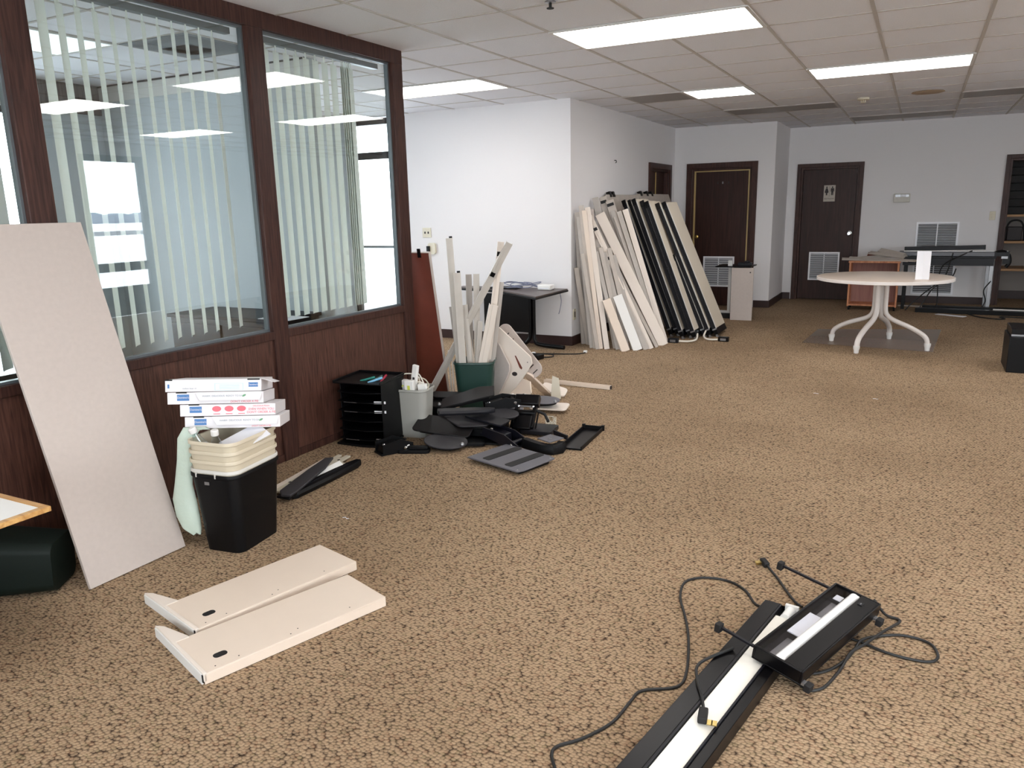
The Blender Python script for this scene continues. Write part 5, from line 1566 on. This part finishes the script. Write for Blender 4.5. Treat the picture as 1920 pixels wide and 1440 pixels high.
part(t, 'bottom_edge', 'putty', lambda b: b.bx(-.035, .036, -.006, -.003, .0, .004))

# pieces lying free in front of the pile
t = thing('keyboard_tray', 'flat grey tray with two dark rubber strips lying in front of the pile', 'tray', frame((-2.022, 3.808, .022), (.39, -.115, 0), (.055, .32, 0)))
part(t, 'plate', 'tray3', lambda b: b.prism([(-.205, -.165), (.20, -.165), (.215, -.12), (.205, .15), (.16, .165), (-.205, .165)], 0, .010), .003)
part(t, 'underframe', 'blackp', lambda b: b.prism(rrect(.34, .26, .02, 3, .02, 0), -.018, 0))
for x in (-.085, .095):
    part(t, 'rubber_strip', 'rubber', lambda b: b.prism(rrect(.060, .285, .012, 3, x, .012), .0095, .0125))
for x, y in ((-.19, -.14), (.185, -.145), (.19, .13)):
    part(t, 'corner_screw', 'chrome', lambda b: b.lathe([(.005, .0095), (.005, .011), (.003, .012)], 10, Matrix.Translation((x, y, 0))))
t = thing('mouse_platform', 'black curved wrist support with a small grey plate on top', 'wrist support', (-1.94, 4.09, 0))
part(t, 'body', 'blackp', lambda b: b.loft([[(x + nx * q, y + ny * q, z) for q, z in ((-.03, .002), (.03, .002), (.034, .035), (.02, .058), (-.02, .058), (-.034, .035))] for x, y, nx, ny in ((-.145, .015, .1, 1), (-.06, -.025, .25, .97), (.02, -.055, .1, 1), (.075, -.045, -.5, .85), (.10, .0, -1, .25), (.09, .045, -.95, -.25))]))
part(t, 'top_plate', 'tray3', lambda b: b.prism([(-.05, .0), (.055, -.05), (.10, .07), (-.01, .11)], .066, .074), .003)
part(t, 'pivot', 'steel', lambda b: b.lathe([(.022, .058), (.022, .066), (.01, .066)], 16, Matrix.Translation((.03, .02, 0))))
part(t, 'fin', 'charcoal', lambda b: b.bar((.0, .14, .078), (.115, .085, .072), .028, .010, (0, 0, 1)))
part(t, 'emblem', 'steel', lambda b: b.bx(.02, .04, .01, .025, .074, .0752))
t = thing('pencil_drawer', 'shallow black open drawer lying alone on the carpet right of the pile', 'drawer', frame((-1.815, 4.395, 0), (.13, .01, 0), (-.062, .46, 0)))
part(t, 'bottom', 'black', lambda b: b.bx(-.066, .066, -.235, .235, .002, .006))
for x0, x1, y0, y1, h in ((-.070, -.063, -.235, .235, .026), (.063, .070, -.235, .235, .026), (-.063, .063, .228, .235, .030), (-.063, .063, -.235, -.230, .012)):
    part(t, 'wall', 'blackp', lambda b: b.bx(x0, x1, y0, y1, .002, h), .001)
for x in (-.066, .066):
    part(t, 'corner_clip', 'blackp', lambda b: b.bx(x - .010, x + .010, .222, .242, .0, .036), .002)

# group of pieces by the partition behind the stacked bins
gw = 'loose pieces by the partition'
ax = (-.085, .56, 0)
t = thing('steel_plate', 'beige steel plate with notched ends lying beside the partition', 'plate', frame((-2.93, 3.13, .012), ax, (-1, -.15, 0)), gw)
part(t, 'plate', 'putty', lambda b: b.prism([(-.30, -.06), (.20, -.085), (.22, -.04), (.335, -.04), (.335, -.01), (.28, -.005), (.28, .015), (.335, .02), (.335, .045), (.18, .05), (-.28, .075), (-.31, .03)], 0, .012), .002)
part(t, 'rib', 'cream2', lambda b: b.bx(-.29, .20, .050, .062, .012, .026))
for x, y in ((-.17, .04), (.24, -.015)):
    part(t, 'hole', 'dark', lambda b: b.prism(ell(.010, .008, 10, x, y), .0118, .0128))
t = thing('tray_rail', 'black curved tray lying at the front of the loose pieces by the partition', 'tray', frame((-2.815, 3.10, .0), (-.02, .6, 0), (-1, 0, 0)), gw)
part(t, 'body', 'blackp', lambda b: b.loft([[(x, y * s, z) for y, z in ((-.035, .002), (.035, .002), (.04, .022), (.03, .036), (-.03, .036), (-.04, .022))] for x, s in ((-.29, .5), (-.27, 1), (.0, 1.05), (.24, .9), (.30, .45))]))
part(t, 'groove', 'charcoal', lambda b: b.bx(-.24, .20, -.004, .004, .036, .039))
t = thing('white_strip', 'long white tapered strip between the beige plate and the black tray', 'strip', frame((-2.855, 3.08, .030), (-.03, .6, .02), (-1, -.1, .35)), gw)
part(t, 'strip', 'white', lambda b: b.prism([(-.24, -.005), (.20, -.03), (.22, .02), (.10, .025)], 0, .006))
t = thing('grey_cover', 'dark grey tapered cover lying on top of the loose pieces by the partition', 'cover', frame((-2.862, 3.02, .048), (-.115, .53, .025), (-1, -.2, .1)), gw)
part(t, 'cover', 'tray2', lambda b: b.prism([(-.27, -.045), (-.20, -.05), (.12, -.035), (.27, -.005), (.24, .035), (.05, .04), (-.24, .035), (-.285, .0)], 0, .014), .004)
part(t, 'end_lip', 'blackp', lambda b: b.bx(-.282, -.20, -.045, .03, -.012, 0), .003)
# small litter on the carpet
for k, (x, y, lab, m) in enumerate(((-2.37, 2.72, 'tiny white thread on the carpet right of the stacked bins', 'paper'), (-.62, 6.22, 'tiny white scrap on the carpet in front of the round table', 'paper'), (-.20, 6.20, 'tiny paper scrap on the carpet right of the first one', 'paper'))):
    o = MB().tube([(-.015, 0, .003), (0, .006, .004), (.012, -.004, .003), (.02, .004, .003)], .0015, 5).build('scrap', m)
    o.location = (x, y, .001)
    tag(o, lab, 'scrap')
